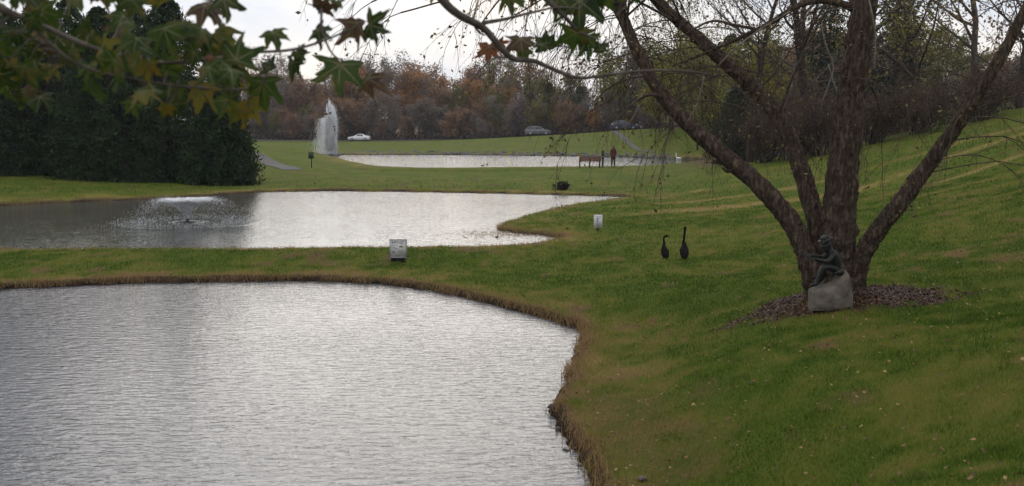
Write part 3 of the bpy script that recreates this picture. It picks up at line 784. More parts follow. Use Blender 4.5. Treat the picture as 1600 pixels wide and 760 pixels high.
evergreen("cedar_tree", "tall dark cedar behind the leaning stems on the right", 1134, 128, 14, 3.8, 42, "evergreens of the right woods", lm=L_PINE, shape=0.6, n_br=220, sprays=24, ssize=0.36)
evergreen("cedar_tree", "dark cedar right of the upright stem", 1395, 78, 12, 3.2, 43, "evergreens of the right woods", lm=L_PINE, shape=0.6, n_br=220, sprays=24, ssize=0.36)
evergreen("cedar_tree", "dark cedar behind the forked bare tree", 1290, 84, 12, 3.4, 44, "evergreens of the right woods", lm=L_PINE, shape=0.6, n_br=220, sprays=24, ssize=0.36)

# brown leafless shrubs at the foot of the right woods
def shrub(px, Y, ht, rad, seed, label, wm, lm, nst=26, leafn=3, ls=0.08, group="leafless shrubs at the foot of the right woods", name="bare_shrub", loc=None):
    t = Tree(seed, (4, 3, 3)); r = t.r
    for i in range(nst):
        a = r.uniform(0, 6.28); q = r.uniform(0, 0.35) * rad
        tilt = r.uniform(0.1, 1.0) * rad / ht
        t.branch((math.cos(a) * q, math.sin(a) * q, -0.05), (math.cos(a) * tilt, math.sin(a) * tilt, 1), ht * r.uniform(0.6, 1.0), 0.022 * ht / 2.2, 0, 2, (6, 4), (38, 40), (-0.05, 0.0), 0.12, 0.5, 0.3)
    e = thing(name, label, "shrub", loc or put(px, Y), 0, group)
    obj("stems", t.wood.mesh("stems"), wm, e)
    lv = MB(); P = [p + t.rv() * 0.12 * ht / 2.5 for p, d in t.tips for _ in range(leafn)]
    P = np.array(P); P = P[P[:, 2] > 0.05]
    lv.leaves(P, np.full(len(P), ls), rng.random(len(P))); obj("leaves", lv.mesh("leaves"), lm, e)
    return e
for i, (px, Y, ht, rad, lab) in enumerate([(1200, 63, 3.2, 2.0, "brown leafless shrub just right of the rounded cedar"), (1240, 62, 3.6, 2.0, "brown leafless shrub behind the middle stem"),
                                  (1285, 61, 3.8, 2.0, "brown leafless shrub between middle and upright stems"), (1362, 63, 3.2, 2.0, "brown leafless shrub right of the dark upright stem"),
                                  (1440, 62, 3.0, 2.0, "brown leafless shrub on the right slope under the olive tree"), (1530, 60, 3.0, 2.2, "brown leafless shrub at the right end of the slope")]):
    shrub(px, Y, ht, rad, 50 + i, lab, M_BARKD, L_BROWN, nst=34, leafn=4, ls=0.1)
shrub(880, 54.8, 0.52, 0.28, 60, "small dark round shrub on the waterline of the middle pond", M_BARKD, L_BRUSH, nst=40, leafn=4, ls=0.045, group="small waterside shrubs", loc=None)

# ------------------------------------------------------------------ big evergreens on the left
for i, (px, Y, ht, rad, lab) in enumerate([(348, 60.5, 7.2, 2.3, "shortest dark evergreen at the right end of the clump by the middle pond"),
                                   (268, 63, 11.6, 3.9, "tallest dark evergreen of the clump, second from its right end"),
                                   (165, 61, 10.4, 3.7, "broad dark evergreen left of the tallest one"),
                                   (75, 64, 11.2, 3.8, "dark evergreen second from the left edge"),
                                   (-20, 61, 9.6, 3.8, "dark evergreen at the left edge of the view"),
                                   (222, 70, 11.6, 4.2, "dark evergreen half hidden behind the tallest one"),
                                   (118, 71, 11.8, 4.2, "dark evergreen half hidden behind the broad one"),
                                   (20, 70, 10.8, 4.2, "dark evergreen half hidden near the left edge")]):
    X = at(px, 285, Y).x
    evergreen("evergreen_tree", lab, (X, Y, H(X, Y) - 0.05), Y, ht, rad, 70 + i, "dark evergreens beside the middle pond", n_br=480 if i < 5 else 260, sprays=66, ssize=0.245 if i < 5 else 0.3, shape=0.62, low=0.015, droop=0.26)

# ------------------------------------------------------------------ multi-stemmed tree
M_STEM, n, l, b = new_mat("shaggy_brown_bark")
tc = n.new("ShaderNodeTexCoord"); mp = n.new("ShaderNodeMapping"); mp.inputs["Scale"].default_value = (1, 1, 0.28)
l.new(tc.outputs["Object"], mp.inputs["Vector"])
t1 = n.new("ShaderNodeTexNoise"); t1.inputs["Scale"].default_value = 22; t1.inputs["Detail"].default_value = 7; t1.inputs["Roughness"].default_value = 0.65
t2 = n.new("ShaderNodeTexVoronoi"); t2.inputs["Scale"].default_value = 34
t4 = n.new("ShaderNodeTexNoise"); t4.inputs["Scale"].default_value = 3.0
for q in (t1, t2): l.new(mp.outputs["Vector"], q.inputs["Vector"])
l.new(tc.outputs["Object"], t4.inputs["Vector"])
r = rampnode(n, [(0.25, (0.0189, 0.0135, 0.0108)), (0.5, (0.0621, 0.0446, 0.0338)), (0.70, (0.1688, 0.1242, 0.0932))]); l.new(t1.outputs["Fac"], r.inputs["Fac"])
mx = n.new("ShaderNodeMix"); mx.data_type = 'RGBA'; mx.blend_type = 'MULTIPLY'; mx.inputs["Factor"].default_value = 0.5
r4 = rampnode(n, [(0.35, (0.72, 0.69, 0.67)), (0.65, (1.02, 0.96, 0.92))]); l.new(t4.outputs["Fac"], r4.inputs["Fac"])
l.new(r.outputs["Color"], mx.inputs["A"]); l.new(r4.outputs["Color"], mx.inputs["B"]); l.new(mx.outputs["Result"], b.inputs["Base Color"])
b.inputs["Roughness"].default_value = 0.95; b.inputs["Specular IOR Level"].default_value = 0.1
ad = n.new("ShaderNodeMath"); ad.operation = 'ADD'; l.new(t1.outputs["Fac"], ad.inputs[0]); l.new(t2.outputs["Distance"], ad.inputs[1])
bp = n.new("ShaderNodeBump"); bp.inputs["Strength"].default_value = 1.0; bp.inputs["Distance"].default_value = 0.03
l.new(ad.outputs[0], bp.inputs["Height"]); l.new(bp.outputs["Normal"], b.inputs["Normal"])

base = Vector((TREE.x, TREE.y, H(TREE.x, TREE.y)))
tree = thing("multi_stem_tree", "large brown tree with four leaning stems rising from the mulch bed", "tree", base)

def curve_pts(pts, n_per=10):
    P = np.array([[*p[:3], p[3]] for p in pts], float); out = []
    for i in range(len(P) - 1):
        p0 = P[max(i - 1, 0)]; p1 = P[i]; p2 = P[i + 1]; p3 = P[min(i + 2, len(P) - 1)]
        for k in range(n_per):
            t = k / n_per
            out.append(0.5 * ((2 * p1) + (-p0 + p2) * t + (2 * p0 - 5 * p1 + 4 * p2 - p3) * t * t + (-p0 + 3 * p1 - 3 * p2 + p3) * t ** 3))
    out.append(P[-1]); return np.array(out)

STEMS = [
    [(1286, 462, 14.75, 56), (1272, 430, 14.75, 44), (1256, 390, 14.8, 39), (1236, 347, 14.9, 38), (1192, 295, 15.0, 36), (1140, 250, 15.2, 33), (1085, 203, 15.4, 29), (1040, 155, 15.6, 26), (1006, 100, 15.8, 23), (982, 50, 16, 21), (964, 0, 16.1, 19), (946, -80, 16.3, 15), (925, -190, 16.5, 9)],
    [(1296, 462, 15.0, 50), (1288, 420, 15.05, 40), (1280, 370, 15.1, 35), (1265, 310, 15.3, 33), (1246, 250, 15.5, 31), (1220, 190, 15.8, 29), (1180, 140, 16.1, 27), (1130, 95, 16.4, 25), (1080, 50, 16.7, 22), (1030, 5, 17, 20), (975, -60, 17.3, 16), (900, -170, 17.8, 9)],
    [(1308, 464, 14.8, 92), (1308, 425, 14.8, 70), (1309, 370, 14.8, 57), (1314, 300, 14.8, 52), (1322, 220, 14.8, 48), (1331, 140, 14.8, 45), (1341, 70, 14.8, 42), (1351, 0, 14.8, 39), (1364, -120, 14.9, 32), (1374, -260, 15, 22), (1380, -380, 15, 10)],
    [(1325, 462, 14.7, 56), (1335, 425, 14.65, 42), (1352, 390, 14.6, 37), (1378, 352, 14.5, 34), (1420, 300, 14.3, 31), (1470, 232, 14.1, 28), (1526, 150, 13.9, 24), (1580, 60, 13.7, 20), (1630, -50, 13.5, 15), (1670, -170, 13.3, 8)]]
stem_curves = []
for si, st in enumerate(STEMS):
    pts = [(*at(px, py, Y), wpx * mpp(Y) / 2 * ((0.80, 0.84, 0.95, 0.80)[si] if k_ > 1 else 0.92)) for k_, (px, py, Y, wpx) in enumerate(st)]
    cv = curve_pts(pts, 14); stem_curves.append(cv)
    P, R = cv[:, :3], cv[:, 3]
    k = 22; an = np.arange(k)
    s = np.arange(len(P)) * 0.55
    rough = 1 + 0.20 * (fbm(an[None] * 0.9 + si * 31 + 0 * s[:, None], s[:, None] * 0.6 + an[None] * 0.0, 3) - 0.5) * 2 + 0.13 * (rng.random((len(P), k)) - 0.5)
    rough = rough + np.clip(1 - np.arange(len(P)) / 16.0, 0, 1)[:, None] ** 2 * (0.16 + 0.22 * np.cos(an * 2 * math.pi / k * 5 + si * 1.7))[None]
    for q in range(7):      # knots and scars
        ci, ca = rng.integers(16, len(P) - 30), rng.integers(0, k); da = np.abs((an - ca + k / 2) % k - k / 2)
        rough = rough + 0.22 * np.exp(-((np.arange(len(P))[:, None] - ci) / 1.6) ** 2 - (da[None] / 2.0) ** 2)
    mb = MB(); mb.tube(P - np.array(base), R[:, None] * rough, k)
    # peeling bark flakes standing off the stem
    for q in range(220):
        i = rng.integers(6, len(P) - 30); a = rng.random() * 6.28
        T = unit(P[i + 1] - P[i]); u = unit(np.cross(T, [0, 1, 0.1])); w = np.cross(T, u)
        nrm = u * math.cos(a) + w * math.sin(a); tan = np.cross(T, nrm)
        c = P[i] - np.array(base) + nrm * R[i] * 0.98; wd = rng.uniform(0.012, 0.03); ln = rng.uniform(0.03, 0.10); off = rng.uniform(0.004, 0.022)
        mb.add([c - tan * wd, c + tan * wd, c + tan * wd * 0.6 + T * ln + nrm * off, c - tan * wd * 0.7 + T * ln + nrm * off * 1.3], [(0, 1, 2, 3)], v=rng.random())
    obj("stem", mb.mesh("stem", True), M_STEM, tree, label=["leaning left stem with rough brown bark", "middle stem bending to the left", "dark upright main stem", "stem leaning to the right"][si])

# boughs and drooping twigs
M_TWIG = noise_mat("twig_bark", [(0.3, (0.035, 0.024, 0.018)), (0.7, (0.10, 0.075, 0.058))], scale=12, rough=0.9, spec=0.1)
M_TWIGL = noise_mat("pale_twig_bark", [(0.3, (0.11, 0.09, 0.07)), (0.7, (0.20, 0.17, 0.14))], scale=12, rough=0.9, spec=0.1)
def px_tube(mb, pts, org, k=6, n_per=6):
    cv = curve_pts([(*at(px, py, Y), wpx * mpp(Y) / 2) for px, py, Y, wpx in pts], n_per)
    mb.tube(cv[:, :3] - np.array(org), cv[:, 3], k); return cv
BOUGHS = [[(1337, 14, 14.8, 14), (1295, 2, 14.9, 11), (1250, 8, 15.1, 9), (1200, 38, 15.3, 8), (1150, 62, 15.5, 6), (1100, 84, 15.6, 4.5), (1050, 104, 15.7, 3)],
          [(1180, 45, 15.4, 5), (1150, 40, 15.5, 5), (1115, 33, 15.5, 4), (1085, 45, 15.5, 3), (1062, 60, 15.6, 2)],
          [(1040, 155, 15.6, 8), (1015, 148, 15.5, 6), (985, 165, 15.4, 3), (960, 190, 15.3, 1.5)],
          [(1150, 262, 15.2, 9), (1138, 268, 15.1, 6), (1128, 262, 15, 3)],
          [(964, 10, 16.1, 8), (930, -20, 15.6, 6), (890, -45, 15.0, 5), (840, -40, 14.6, 4), (790, -10, 14.3, 3), (750, 40, 14.2, 2)],
          [(1215, 185, 15.8, 6), (1235, 130, 15.6, 4), (1262, 70, 15.5, 3), (1290, 20, 15.4, 2)]]
for i, bg in enumerate(BOUGHS):
    mb = MB(); px_tube(mb, bg, base); obj("bough", mb.mesh("bough", True), M_TWIG if i else M_STEM, tree)

tw = MB(); tl = []
rt = random.Random(77)
def droop_twig(p, d, L, r, lvl, pale=None):
    n = 8 if lvl == 0 else 5
    P = [np.array(p, float)]; d = unit(np.array(d, float))
    for i in range(n):
        d = unit(d + np.array([rt.gauss(0, .10), rt.gauss(0, .10), rt.gauss(0, .08) - (0.20 if lvl == 0 else 0.16)]))
        P.append(P[-1] + d * L / n)
    tw.tube(np.array(P) - np.array(base), np.linspace(r, r * 0.3, n + 1), 3, cap=False, v=rt.random())
    if lvl < 2:
        for k in range(rt.randint(4, 6) if lvl == 0 else rt.randint(2, 4)):
            s = rt.uniform(0.2, 1.0) * n; i = min(int(s), n - 1); q = P[i] + (P[i + 1] - P[i]) * (s - i)
            ax = unit(P[i + 1] - P[i]); sd_ = unit(np.cross(ax, np.array([rt.gauss(0, 1) for _ in range(3)])))
            droop_twig(q, ax * 0.8 + sd_ * 0.6, L * rt.uniform(0.3, 0.55), r * 0.55, lvl + 1)
    for k in range(2 if lvl == 2 else 1):
        if rt.random() < 0.55: tl.append(P[rt.randint(1, n)] + np.array([rt.gauss(0, .03) for _ in range(3)]))
for cv, lo, hi, cnt in ((stem_curves[0], 85, 165, 36), (stem_curves[1], 80, 150, 32), (stem_curves[2], 66, 139, 28), (stem_curves[3], 56, 125, 18)):
    for k in range(cnt):
        i = rt.randint(lo, min(hi, len(cv) - 2)); a = rt.uniform(0, 6.28)
        droop_twig(cv[i, :3], (math.cos(a), math.sin(a) * 0.8, rt.uniform(0.0, 0.9)), rt.uniform(1.2, 2.9), 0.0115, 0)
# long boughs that arch out of the picture over the ponds and hang back into it
for k in range(44):
    c = stem_curves[rt.choice([0, 0, 1])]; i = rt.randint(len(c) - 40, len(c) - 4)
    p = np.array([rt.uniform(-2.2, 3.2), rt.uniform(13.2, 16.8), rt.uniform(4.9, 6.6)])
    q = c[i, :3]; m_ = (p + q) / 2 + np.array([0, 0, rt.uniform(0.2, 0.8)])
    cvv = curve_pts([(*q, 0.022), (*m_, 0.016), (*p, 0.011)], 6); tw.tube(cvv[:, :3] - np.array(base), cvv[:, 3], 4, cap=False, v=0.4)
    droop_twig(p, (p - m_), rt.uniform(0.7, 1.6), 0.008, 0)
obj("twigs", tw.mesh("twigs"), M_TWIG, tree)
pt = MB()
for pts in ([(1235, 18, 15, 3), (1190, 45, 15, 3), (1150, 75, 15, 2.6), (1122, 103, 15, 2)], [(1283, 38, 14.4, 2.4), (1290, 70, 14.4, 2.6), (1302, 105, 14.4, 2.4), (1294, 135, 14.4, 2), (1284, 160, 14.4, 1.5)], [(1294, 100, 14.4, 2), (1303, 130, 14.3, 2), (1308, 145, 14.3, 1.4)],
            [(1355, -10, 14.3, 3), (1362, 20, 14.2, 3), (1368, 60, 14.2, 2.4), (1366, 110, 14.2, 1.5)], [(1100, 120, 15, 2.5), (1090, 160, 15, 2), (1074, 190, 15, 1.4)], [(1000, 165, 14.8, 2.5), (985, 190, 14.8, 2), (972, 200, 14.8, 1.4)]):
    pt = MB(); px_tube(pt, pts, base, 5); obj("pale_twig", pt.mesh("pale_twig", True), M_TWIGL, tree)
lv = MB(); tl = np.array(tl) - np.array(base)
lv.leaves(tl, np.full(len(tl), 0.058), rng.random(len(tl)), aspect=0.6)
obj("leaves", lv.mesh("leaves"), leaf_mat("withered_small_leaves", [(0.1, (0.05, 0.032, 0.018)), (0.5, (0.11, 0.085, 0.03)), (0.9, (0.20, 0.15, 0.06))], objvar=0), tree)

# ------------------------------------------------------------------ overhanging lobed leaves close to the camera
def lobed_leaf(seed, size=1.0):
    r = random.Random(seed)
    # half outline (angle from tip direction, radius): lobe tips and notches
    half = [(0, 1.0), (7, 0.74), (13, 0.70), (17, 0.58), (27, 0.47), (37, 0.64), (42, 0.80), (47, 0.98), (53, 0.78), (60, 0.66), (68, 0.50), (82, 0.46), (92, 0.60), (101, 0.78), (108, 0.50), (122, 0.34), (145, 0.24), (168, 0.12)]
    ol = [(a, q) for a, q in half] + [(-a, q) for a, q in half[:0:-1]]
    pts = []
    for a, q in ol:
        q *= r.uniform(0.80, 1.14); a = math.radians(a + r.uniform(-5, 5))
        pts.append(np.array([math.sin(a) * q, math.cos(a) * q]))
    curl = r.uniform(0.2, 1.0); fold = r.uniform(-0.6, 0.7); tw_ = r.uniform(-0.4, 0.4)
    def lift(p):
        d = math.hypot(*p); z = -curl * d * d * 0.55 + fold * abs(p[0]) * 0.6 + tw_ * p[0] * p[1] + 0.05 * math.sin(p[0] * 9) * d
        return (p[0], p[1] - 0.05, z)
    V = [lift((0, 0))] + [lift(p * 0.5) for p in pts] + [lift(p) for p in pts]
    n_ = len(pts); T = [(0, 1 + i, 1 + (i + 1) % n_) for i in range(n_)]
    Q = [(1 + i, 1 + n_ + i, 1 + n_ + (i + 1) % n_, 1 + (i + 1) % n_) for i in range(n_)]
    nv = 0
    for av in (0, 46, -46, 98, -98):
        a_ = math.radians(av); ln_ = 0.86 if abs(av) < 90 else 0.58; dr_ = np.array([math.sin(a_), math.cos(a_)]); pr_ = np.array([dr_[1], -dr_[0]])
        i0 = len(V)
        for t_, w_v in ((0.0, 0.022), (0.5, 0.014), (1.0, 0.004)):
            for sg in (-1, 1):
                q_ = lift(dr_ * ln_ * t_ + pr_ * w_v * sg); V.append((q_[0], q_[1], q_[2] + 0.012))
        Q += [(i0, i0 + 1, i0 + 3, i0 + 2), (i0 + 2, i0 + 3, i0 + 5, i0 + 4)]; nv += 2
    return np.array(V) * size * 0.56, T, Q

def big_leaf_mat(name, c0, c1, c2):
    m, n, l, b = new_mat(name)
    tc = n.new("ShaderNodeTexCoord"); oi = n.new("ShaderNodeObjectInfo")
    t = n.new("ShaderNodeTexNoise"); t.inputs["Scale"].default_value = 3.2; t.inputs["Detail"].default_value = 5; t.noise_dimensions = '4D'
    l.new(tc.outputs["Object"], t.inputs["Vector"])
    mw = n.new("ShaderNodeMath"); mw.operation = 'MULTIPLY'; mw.inputs[1].default_value = 40; l.new(oi.outputs["Random"], mw.inputs[0]); l.new(mw.outputs[0], t.inputs["W"])
    r = rampnode(n, [(0.32, c0), (0.52, c1), (0.70, c2)]); l.new(t.outputs["Fac"], r.inputs["Fac"])
    l.new(r.outputs["Color"], b.inputs["Base Color"]); b.inputs["Roughness"].default_value = 0.55; b.inputs["Specular IOR Level"].default_value = 0.25
    tr = n.new("ShaderNodeBsdfTranslucent"); mx = n.new("ShaderNodeMixShader"); mx.inputs[0].default_value = 0.48
    l.new(r.outputs["Color"], tr.inputs["Color"]); l.new(b.outputs[0], mx.inputs[1]); l.new(tr.outputs[0], mx.inputs[2])
    l.new(mx.outputs[0], n["Material Output"].inputs["Surface"])
    return m
LM = {'g': big_leaf_mat("green_leaf", (0.0208, 0.0442, 0.0065), (0.0416, 0.0676, 0.0104), (0.1105, 0.0858, 0.0234)),
      'd': big_leaf_mat("dark_green_leaf", (0.0130, 0.0286, 0.0065), (0.0260, 0.0442, 0.0091), (0.0624, 0.0572, 0.0156)),
      'y': big_leaf_mat("yellowing_leaf", (0.0520, 0.0728, 0.0104), (0.1365, 0.1144, 0.0143), (0.1690, 0.0910, 0.0182)),
      'b': big_leaf_mat("brown_leaf", (0.0468, 0.0247, 0.0143), (0.0806, 0.0442, 0.0234), (0.1040, 0.0754, 0.0286)),
      'r': big_leaf_mat("rust_leaf", (0.0975, 0.0312, 0.0156), (0.1690, 0.0546, 0.0234), (0.1950, 0.0832, 0.0390))}
M_VEIN = plain("leaf_vein", (0.10, 0.10, 0.035), 0.6)
leaf_meshes = {}
for key in LM:
    for s_ in range(12):
        Vv, T, Q = lobed_leaf(s_ * 13 + 5)
        me = mesh_np("leaf", Vv, [np.array(T), np.array(Q)], smooth=True); me.materials.append(LM[key]); me.materials.append(M_VEIN); me.polygons.foreach_set("material_index", np.r_[np.zeros(len(T) + len(Q) - 10, np.int32), np.ones(10, np.int32)]); leaf_meshes[key, s_] = me

def branch_thing(label, limbs, leaves, seed, mat, name="overhanging_branch"):
    rr = random.Random(seed)
    org = at(*limbs[0][0][:3])
    root = thing(name, label, "branch", org)
    pts = []
    for lb in limbs:
        mb = MB(); cv = px_tube(mb, lb, org, 8, 8); obj("limb", mb.mesh("limb", True), mat, root)
        pts += [c[:3] for c in cv]
    pts = np.array(pts)
    for (px, py, Y, size, rot, key, face) in leaves:
        st = MB()
        c = np.array(at(px, py, Y)); S = size * mpp(Y)
        # leaf hangs: tip direction in the view plane rotated by rot from straight down
        a = math.radians(rot)
        tip = np.array([math.sin(a), 0.0, -math.cos(a)])
        nrm = unit(np.array([rr.gauss(0, 0.65) * face, -1.0, rr.gauss(0.1, 0.65) * face]))
        tip = unit(tip - nrm * np.dot(tip, nrm) + nrm * rr.gauss(0, .15) * face); tip = unit(tip)
        nrm = unit(nrm - tip * np.dot(tip, nrm)); xx = np.cross(tip, nrm)
        Mx = Matrix(((xx[0], tip[0], nrm[0]), (xx[1], tip[1], nrm[1]), (xx[2], tip[2], nrm[2])))
        origin = c - tip * S * 0.15
        o = bpy.data.objects.new("leaf", leaf_meshes[key, rr.randrange(12)])
        o.parent = root; o.location = Vector(origin) - org; o.rotation_mode = 'QUATERNION'; o.rotation_quaternion = Mx.to_quaternion()
        o.scale = (S * rr.uniform(0.85, 1.1), S, S); C.objects.link(o)
        j = np.argmin(((pts - origin) ** 2).sum(1)); q = pts[j]
        mid = (origin + q) / 2 + np.array([0, 0, 0.02])
        e0 = origin + tip * S * 0.04
        cv = curve_pts([(*q, 0.0022), (*mid, 0.0016), (*e0, 0.0013)], 4); st.tube(cv[:, :3] - np.array(org), cv[:, 3], 4, cap=False); obj("leaf_stalk", st.mesh("leaf_stalk", True), mat, root)
    return root

M_LIMB = noise_mat("grey_limb_bark", [(0.3, (0.06, 0.048, 0.042)), (0.7, (0.14, 0.115, 0.10))], scale=18, rough=0.9, bump=0.5, spec=0.1)
rl = random.Random(9)
LL = [(430, 60, 3.75, 62, 20, 'g', .7), (247, 8, 3.5, 70, 10, 'y', 1), (330, 18, 3.6, 92, 30, 'b', .8), (362, 4, 3.6, 80, 60, 'd', .8), (455, 108, 3.75, 62, -20, 'd', .6), (470, 88, 3.8, 46, 40, 'd', 1),
      (508, 18, 3.85, 66, 15, 'b', 1), (500, 4, 3.85, 50, 80, 'b', 1), (505, 52, 3.8, 54, 60, 'd', 1), (560, 52, 3.9, 88, 5, 'b', .8), (588, 42, 3.9, 70, 75, 'd', .8), (530, 118, 3.8, 104, -8, 'g', .5), (585, 128, 3.95, 78, 55, 'b', .8), (525, 10, 3.9, 40, 0, 'g', 1),
      (420, 98, 3.7, 58, 200, 'd', .8), (372, 78, 3.6, 92, 170, 'g', .5), (345, 100, 3.65, 96, 10, 'g', .6), (300, 62, 3.55, 80, -30, 'd', .6), (260, 60, 3.5, 92, 15, 'g', .6), (412, 145, 3.7, 92, 0, 'g', .6), (395, 175, 3.75, 80, 30, 'y', .7), (310, 150, 3.6, 82, -10, 'y', .7), (332, 92, 3.55, 30, 30, 'r', 1),
      (345, 125, 3.5, 34, 0, 'r', 1), (232, 110, 3.5, 60, 0, 'y', .8), (370, 180, 3.7, 60, -30, 'y', .8)]
for k in range(64):
    px = rl.uniform(-30, 400); py = rl.uniform(52, 178) - (16 if px < 200 else 0)
    LL.append((px, py, rl.uniform(3.3, 4.2), rl.uniform(46, 80), rl.gauss(0, 55), rl.choices('gdyb', (5, 4, 1, 1))[0], .8))
for k in range(14):
    LL.append((rl.uniform(-30, 225), rl.uniform(-15, 45), rl.uniform(3.3, 4.0), rl.uniform(60, 90), rl.gauss(0, 45), rl.choices('gdyb', (5, 3, 2, 1))[0], .8))
branch_thing("leafy branch with green and yellowing lobed leaves hanging at the upper left",
             [[(-180, -60, 3.2, 16), (40, 30, 3.4, 10), (160, 80, 3.5, 7), (250, 98, 3.55, 6), (330, 92, 3.6, 5), (390, 83, 3.7, 4.5), (455, 78, 3.75, 4.5), (505, 64, 3.8, 3.5), (556, 42, 3.9, 2.5)],
              [(40, 30, 3.4, 7), (120, 100, 3.5, 5.5), (230, 128, 3.55, 4.5), (320, 138, 3.6, 4), (380, 140, 3.7, 3.4), (415, 128, 3.7, 3)],
              [(100, -110, 3.4, 12), (200, -60, 3.5, 9), (280, -15, 3.55, 6), (335, 2, 3.6, 3.5)],
              [(400, -120, 3.7, 10), (470, -50, 3.8, 7), (500, 0, 3.85, 5), (503, 45, 3.8, 4), (520, 85, 3.8, 3), (548, 100, 3.85, 2.5)]], LL, 3, M_LIMB)
LR = [(763, 84, 4.6, 62, -5, 'r', .7), (785, 72, 4.6, 40, 50, 'r', 1), (795, 4, 4.5, 64, 5, 'g', .7), (815, 70, 4.6, 64, 0, 'b', .7), (820, 84, 4.6, 50, 20, 'g', .8), (853, 62, 4.7, 62, 190, 'd', .6), (846, 74, 4.6, 40, 0, 'd', 1), (905, 18, 4.7, 96, 0, 'd', .5), (898, 66, 4.7, 84, -8, 'g', .5),
      (920, 75, 4.75, 72, 10, 'g', .5), (942, 70, 4.7, 48, 180, 'd', .6), (880, 2, 4.7, 70, 40, 'g', .7), (948, 2, 4.8, 60, 30, 'g', .8), (1000, -4, 4.8, 56, 20, 'd', .8), (925, -5, 4.7, 80, -30, 'd', .8), (676, -4, 4.4, 34, 0, 'y', .8), (836, -4, 4.6, 50, 60, 'b', .8)]
branch_thing("bare grey branch with a few green and rust lobed leaves at the top middle",
             [[(560, -190, 4.1, 22), (640, -70, 4.2, 18), (688, -4, 4.3, 15), (715, 22, 4.35, 13), (755, 44, 4.45, 11.5), (780, 72, 4.5, 11), (802, 92, 4.55, 9), (835, 96, 4.6, 7.5), (868, 110, 4.7, 6.5), (905, 122, 4.8, 5.5), (950, 117, 4.9, 4.5), (1010, 111, 5, 3.8), (1070, 111, 5.1, 2.8), (1110, 116, 5.2, 1.6)],
              [(755, 36, 4.45, 7), (790, 30, 4.5, 5), (830, 20, 4.55, 4), (870, 12, 4.6, 3), (905, 14, 4.65, 2.4)],
              [(700, -130, 4.5, 14), (790, -60, 4.55, 11), (850, -4, 4.6, 9), (884, 28, 4.65, 7), (905, 50, 4.7, 5), (935, 62, 4.7, 3)],
              [(738, 36, 4.4, 4), (742, 20, 4.4, 3.4), (749, -6, 4.4, 3)], [(742, 42, 4.45, 4), (748, 50, 4.45, 3), (758, 56, 4.45, 2)],
              [(800, 90, 4.55, 4), (772, 92, 4.5, 3.4), (748, 112, 4.45, 3), (722, 142, 4.4, 2.6), (690, 180, 4.4, 1.5)]], LR, 4, M_LIMB)

# ------------------------------------------------------------------ fountains
def spray_mat(name, alpha):
    m, n, l, b = new_mat(name)
    a = n.new("ShaderNodeAttribute"); a.attribute_name = "v"
    r = rampnode(n, [(0.0, (0.90, 0.90, 0.92)), (1.0, (0.96, 0.96, 0.96))]); l.new(a.outputs["Fac"], r.inputs["Fac"]); l.new(r.outputs["Color"], b.inputs["Base Color"])
    b.inputs["Roughness"].default_value = 0.25
    tr = n.new("ShaderNodeBsdfTranslucent"); mx = n.new("ShaderNodeMixShader"); mx.inputs[0].default_value = 0.05
    l.new(r.outputs["Color"], tr.inputs["Color"]); l.new(b.outputs[0], mx.inputs[1]); l.new(tr.outputs[0], mx.inputs[2])
    l.new(mx.outputs[0], n["Material Output"].inputs["Surface"])
    return m
def drops(P, D, ln, wd, v):
    """elongated tetrahedral water drops at P along D"""
    n_ = len(P); D = D / (np.linalg.norm(D, axis=1)[:, None] + 1e-9)
    a = np.cross(D, rng.normal(size=(n_, 3))); a /= np.linalg.norm(a, axis=1)[:, None]; b_ = np.cross(D, a)
    ln = np.asarray(ln).reshape(-1, 1); wd = np.asarray(wd).reshape(-1, 1)
    V_ = np.stack([P - D * ln / 2 + a * wd / 2, P - D * ln / 2 - a * wd / 4 + b_ * wd * .43, P - D * ln / 2 - a * wd / 4 - b_ * wd * .43, P + D * ln / 2], 1).reshape(-1, 3)
    i_ = np.arange(n_)[:, None] * 4
    T_ = np.concatenate([i_ + np.array([[0, 1, 3]]), i_ + np.array([[1, 2, 3]]), i_ + np.array([[2, 0, 3]]), i_ + np.array([[0, 2, 1]])])
    return mesh_np("spray", V_, T_, np.tile(v, 4))
M_SPRAY = spray_mat("white_spray", 0.75)
M_DARK = plain("black_plastic", (0.02, 0.02, 0.022), 0.5)

fx, fy = on_level(293, 347, Z2)
f1 = thing("fountain", "low wide fountain spraying a white V over the middle pond", "fountain", (fx, fy, Z2))
mb = MB(); mb.tube([(0, 0, -0.1), (0, 0, 0.03), (0, 0, 0.05)], [0.32, 0.32, 0.25], 16); mb.tube([(0, 0, 0.04), (0, 0, 0.12)], [0.06, 0.05], 10)
obj("float", mb.mesh("float"), M_DARK, f1)
NE, NL = 9000, 6500
N = NE + NL
az = rng.uniform(0, 2 * math.pi, N); el = np.radians(rng.normal(57, 0.9, N)); v0 = rng.normal(4.5, 0.06, N); tf = 2 * v0 * np.sin(el) / 9.8
early = np.arange(N) < NE
tt = tf * np.where(early, 0.43 * rng.random(N) ** 0.75, 0.36 + 0.60 * rng.random(N) ** 1.5)
late = sstep(0.34, 0.85, tt / tf)
rr_ = v0 * np.cos(el) * tt * (1 + 0.12 * late * rng.normal(0, 1, N)); zz = v0 * np.sin(el) * tt - 4.9 * tt ** 2 + 0.1
P = np.stack([rr_ * np.cos(az), rr_ * np.sin(az), zz], 1) + rng.normal(0, 0.006, (N, 3)) + rng.normal(0, 0.10, (N, 3)) * late[:, None]
vz = v0 * np.sin(el) - 9.8 * tt; D = np.stack([v0 * np.cos(el) * np.cos(az), v0 * np.cos(el) * np.sin(az), vz], 1)
wd = np.where(early, 0.024, 0.0045) * rng.uniform(0.6, 1.4, N); ln = np.where(early, 0.26, 0.06) * rng.uniform(0.6, 1.4, N)
wd = np.where(early, wd, wd * (1.25 - 0.7 * rng.random(N)))
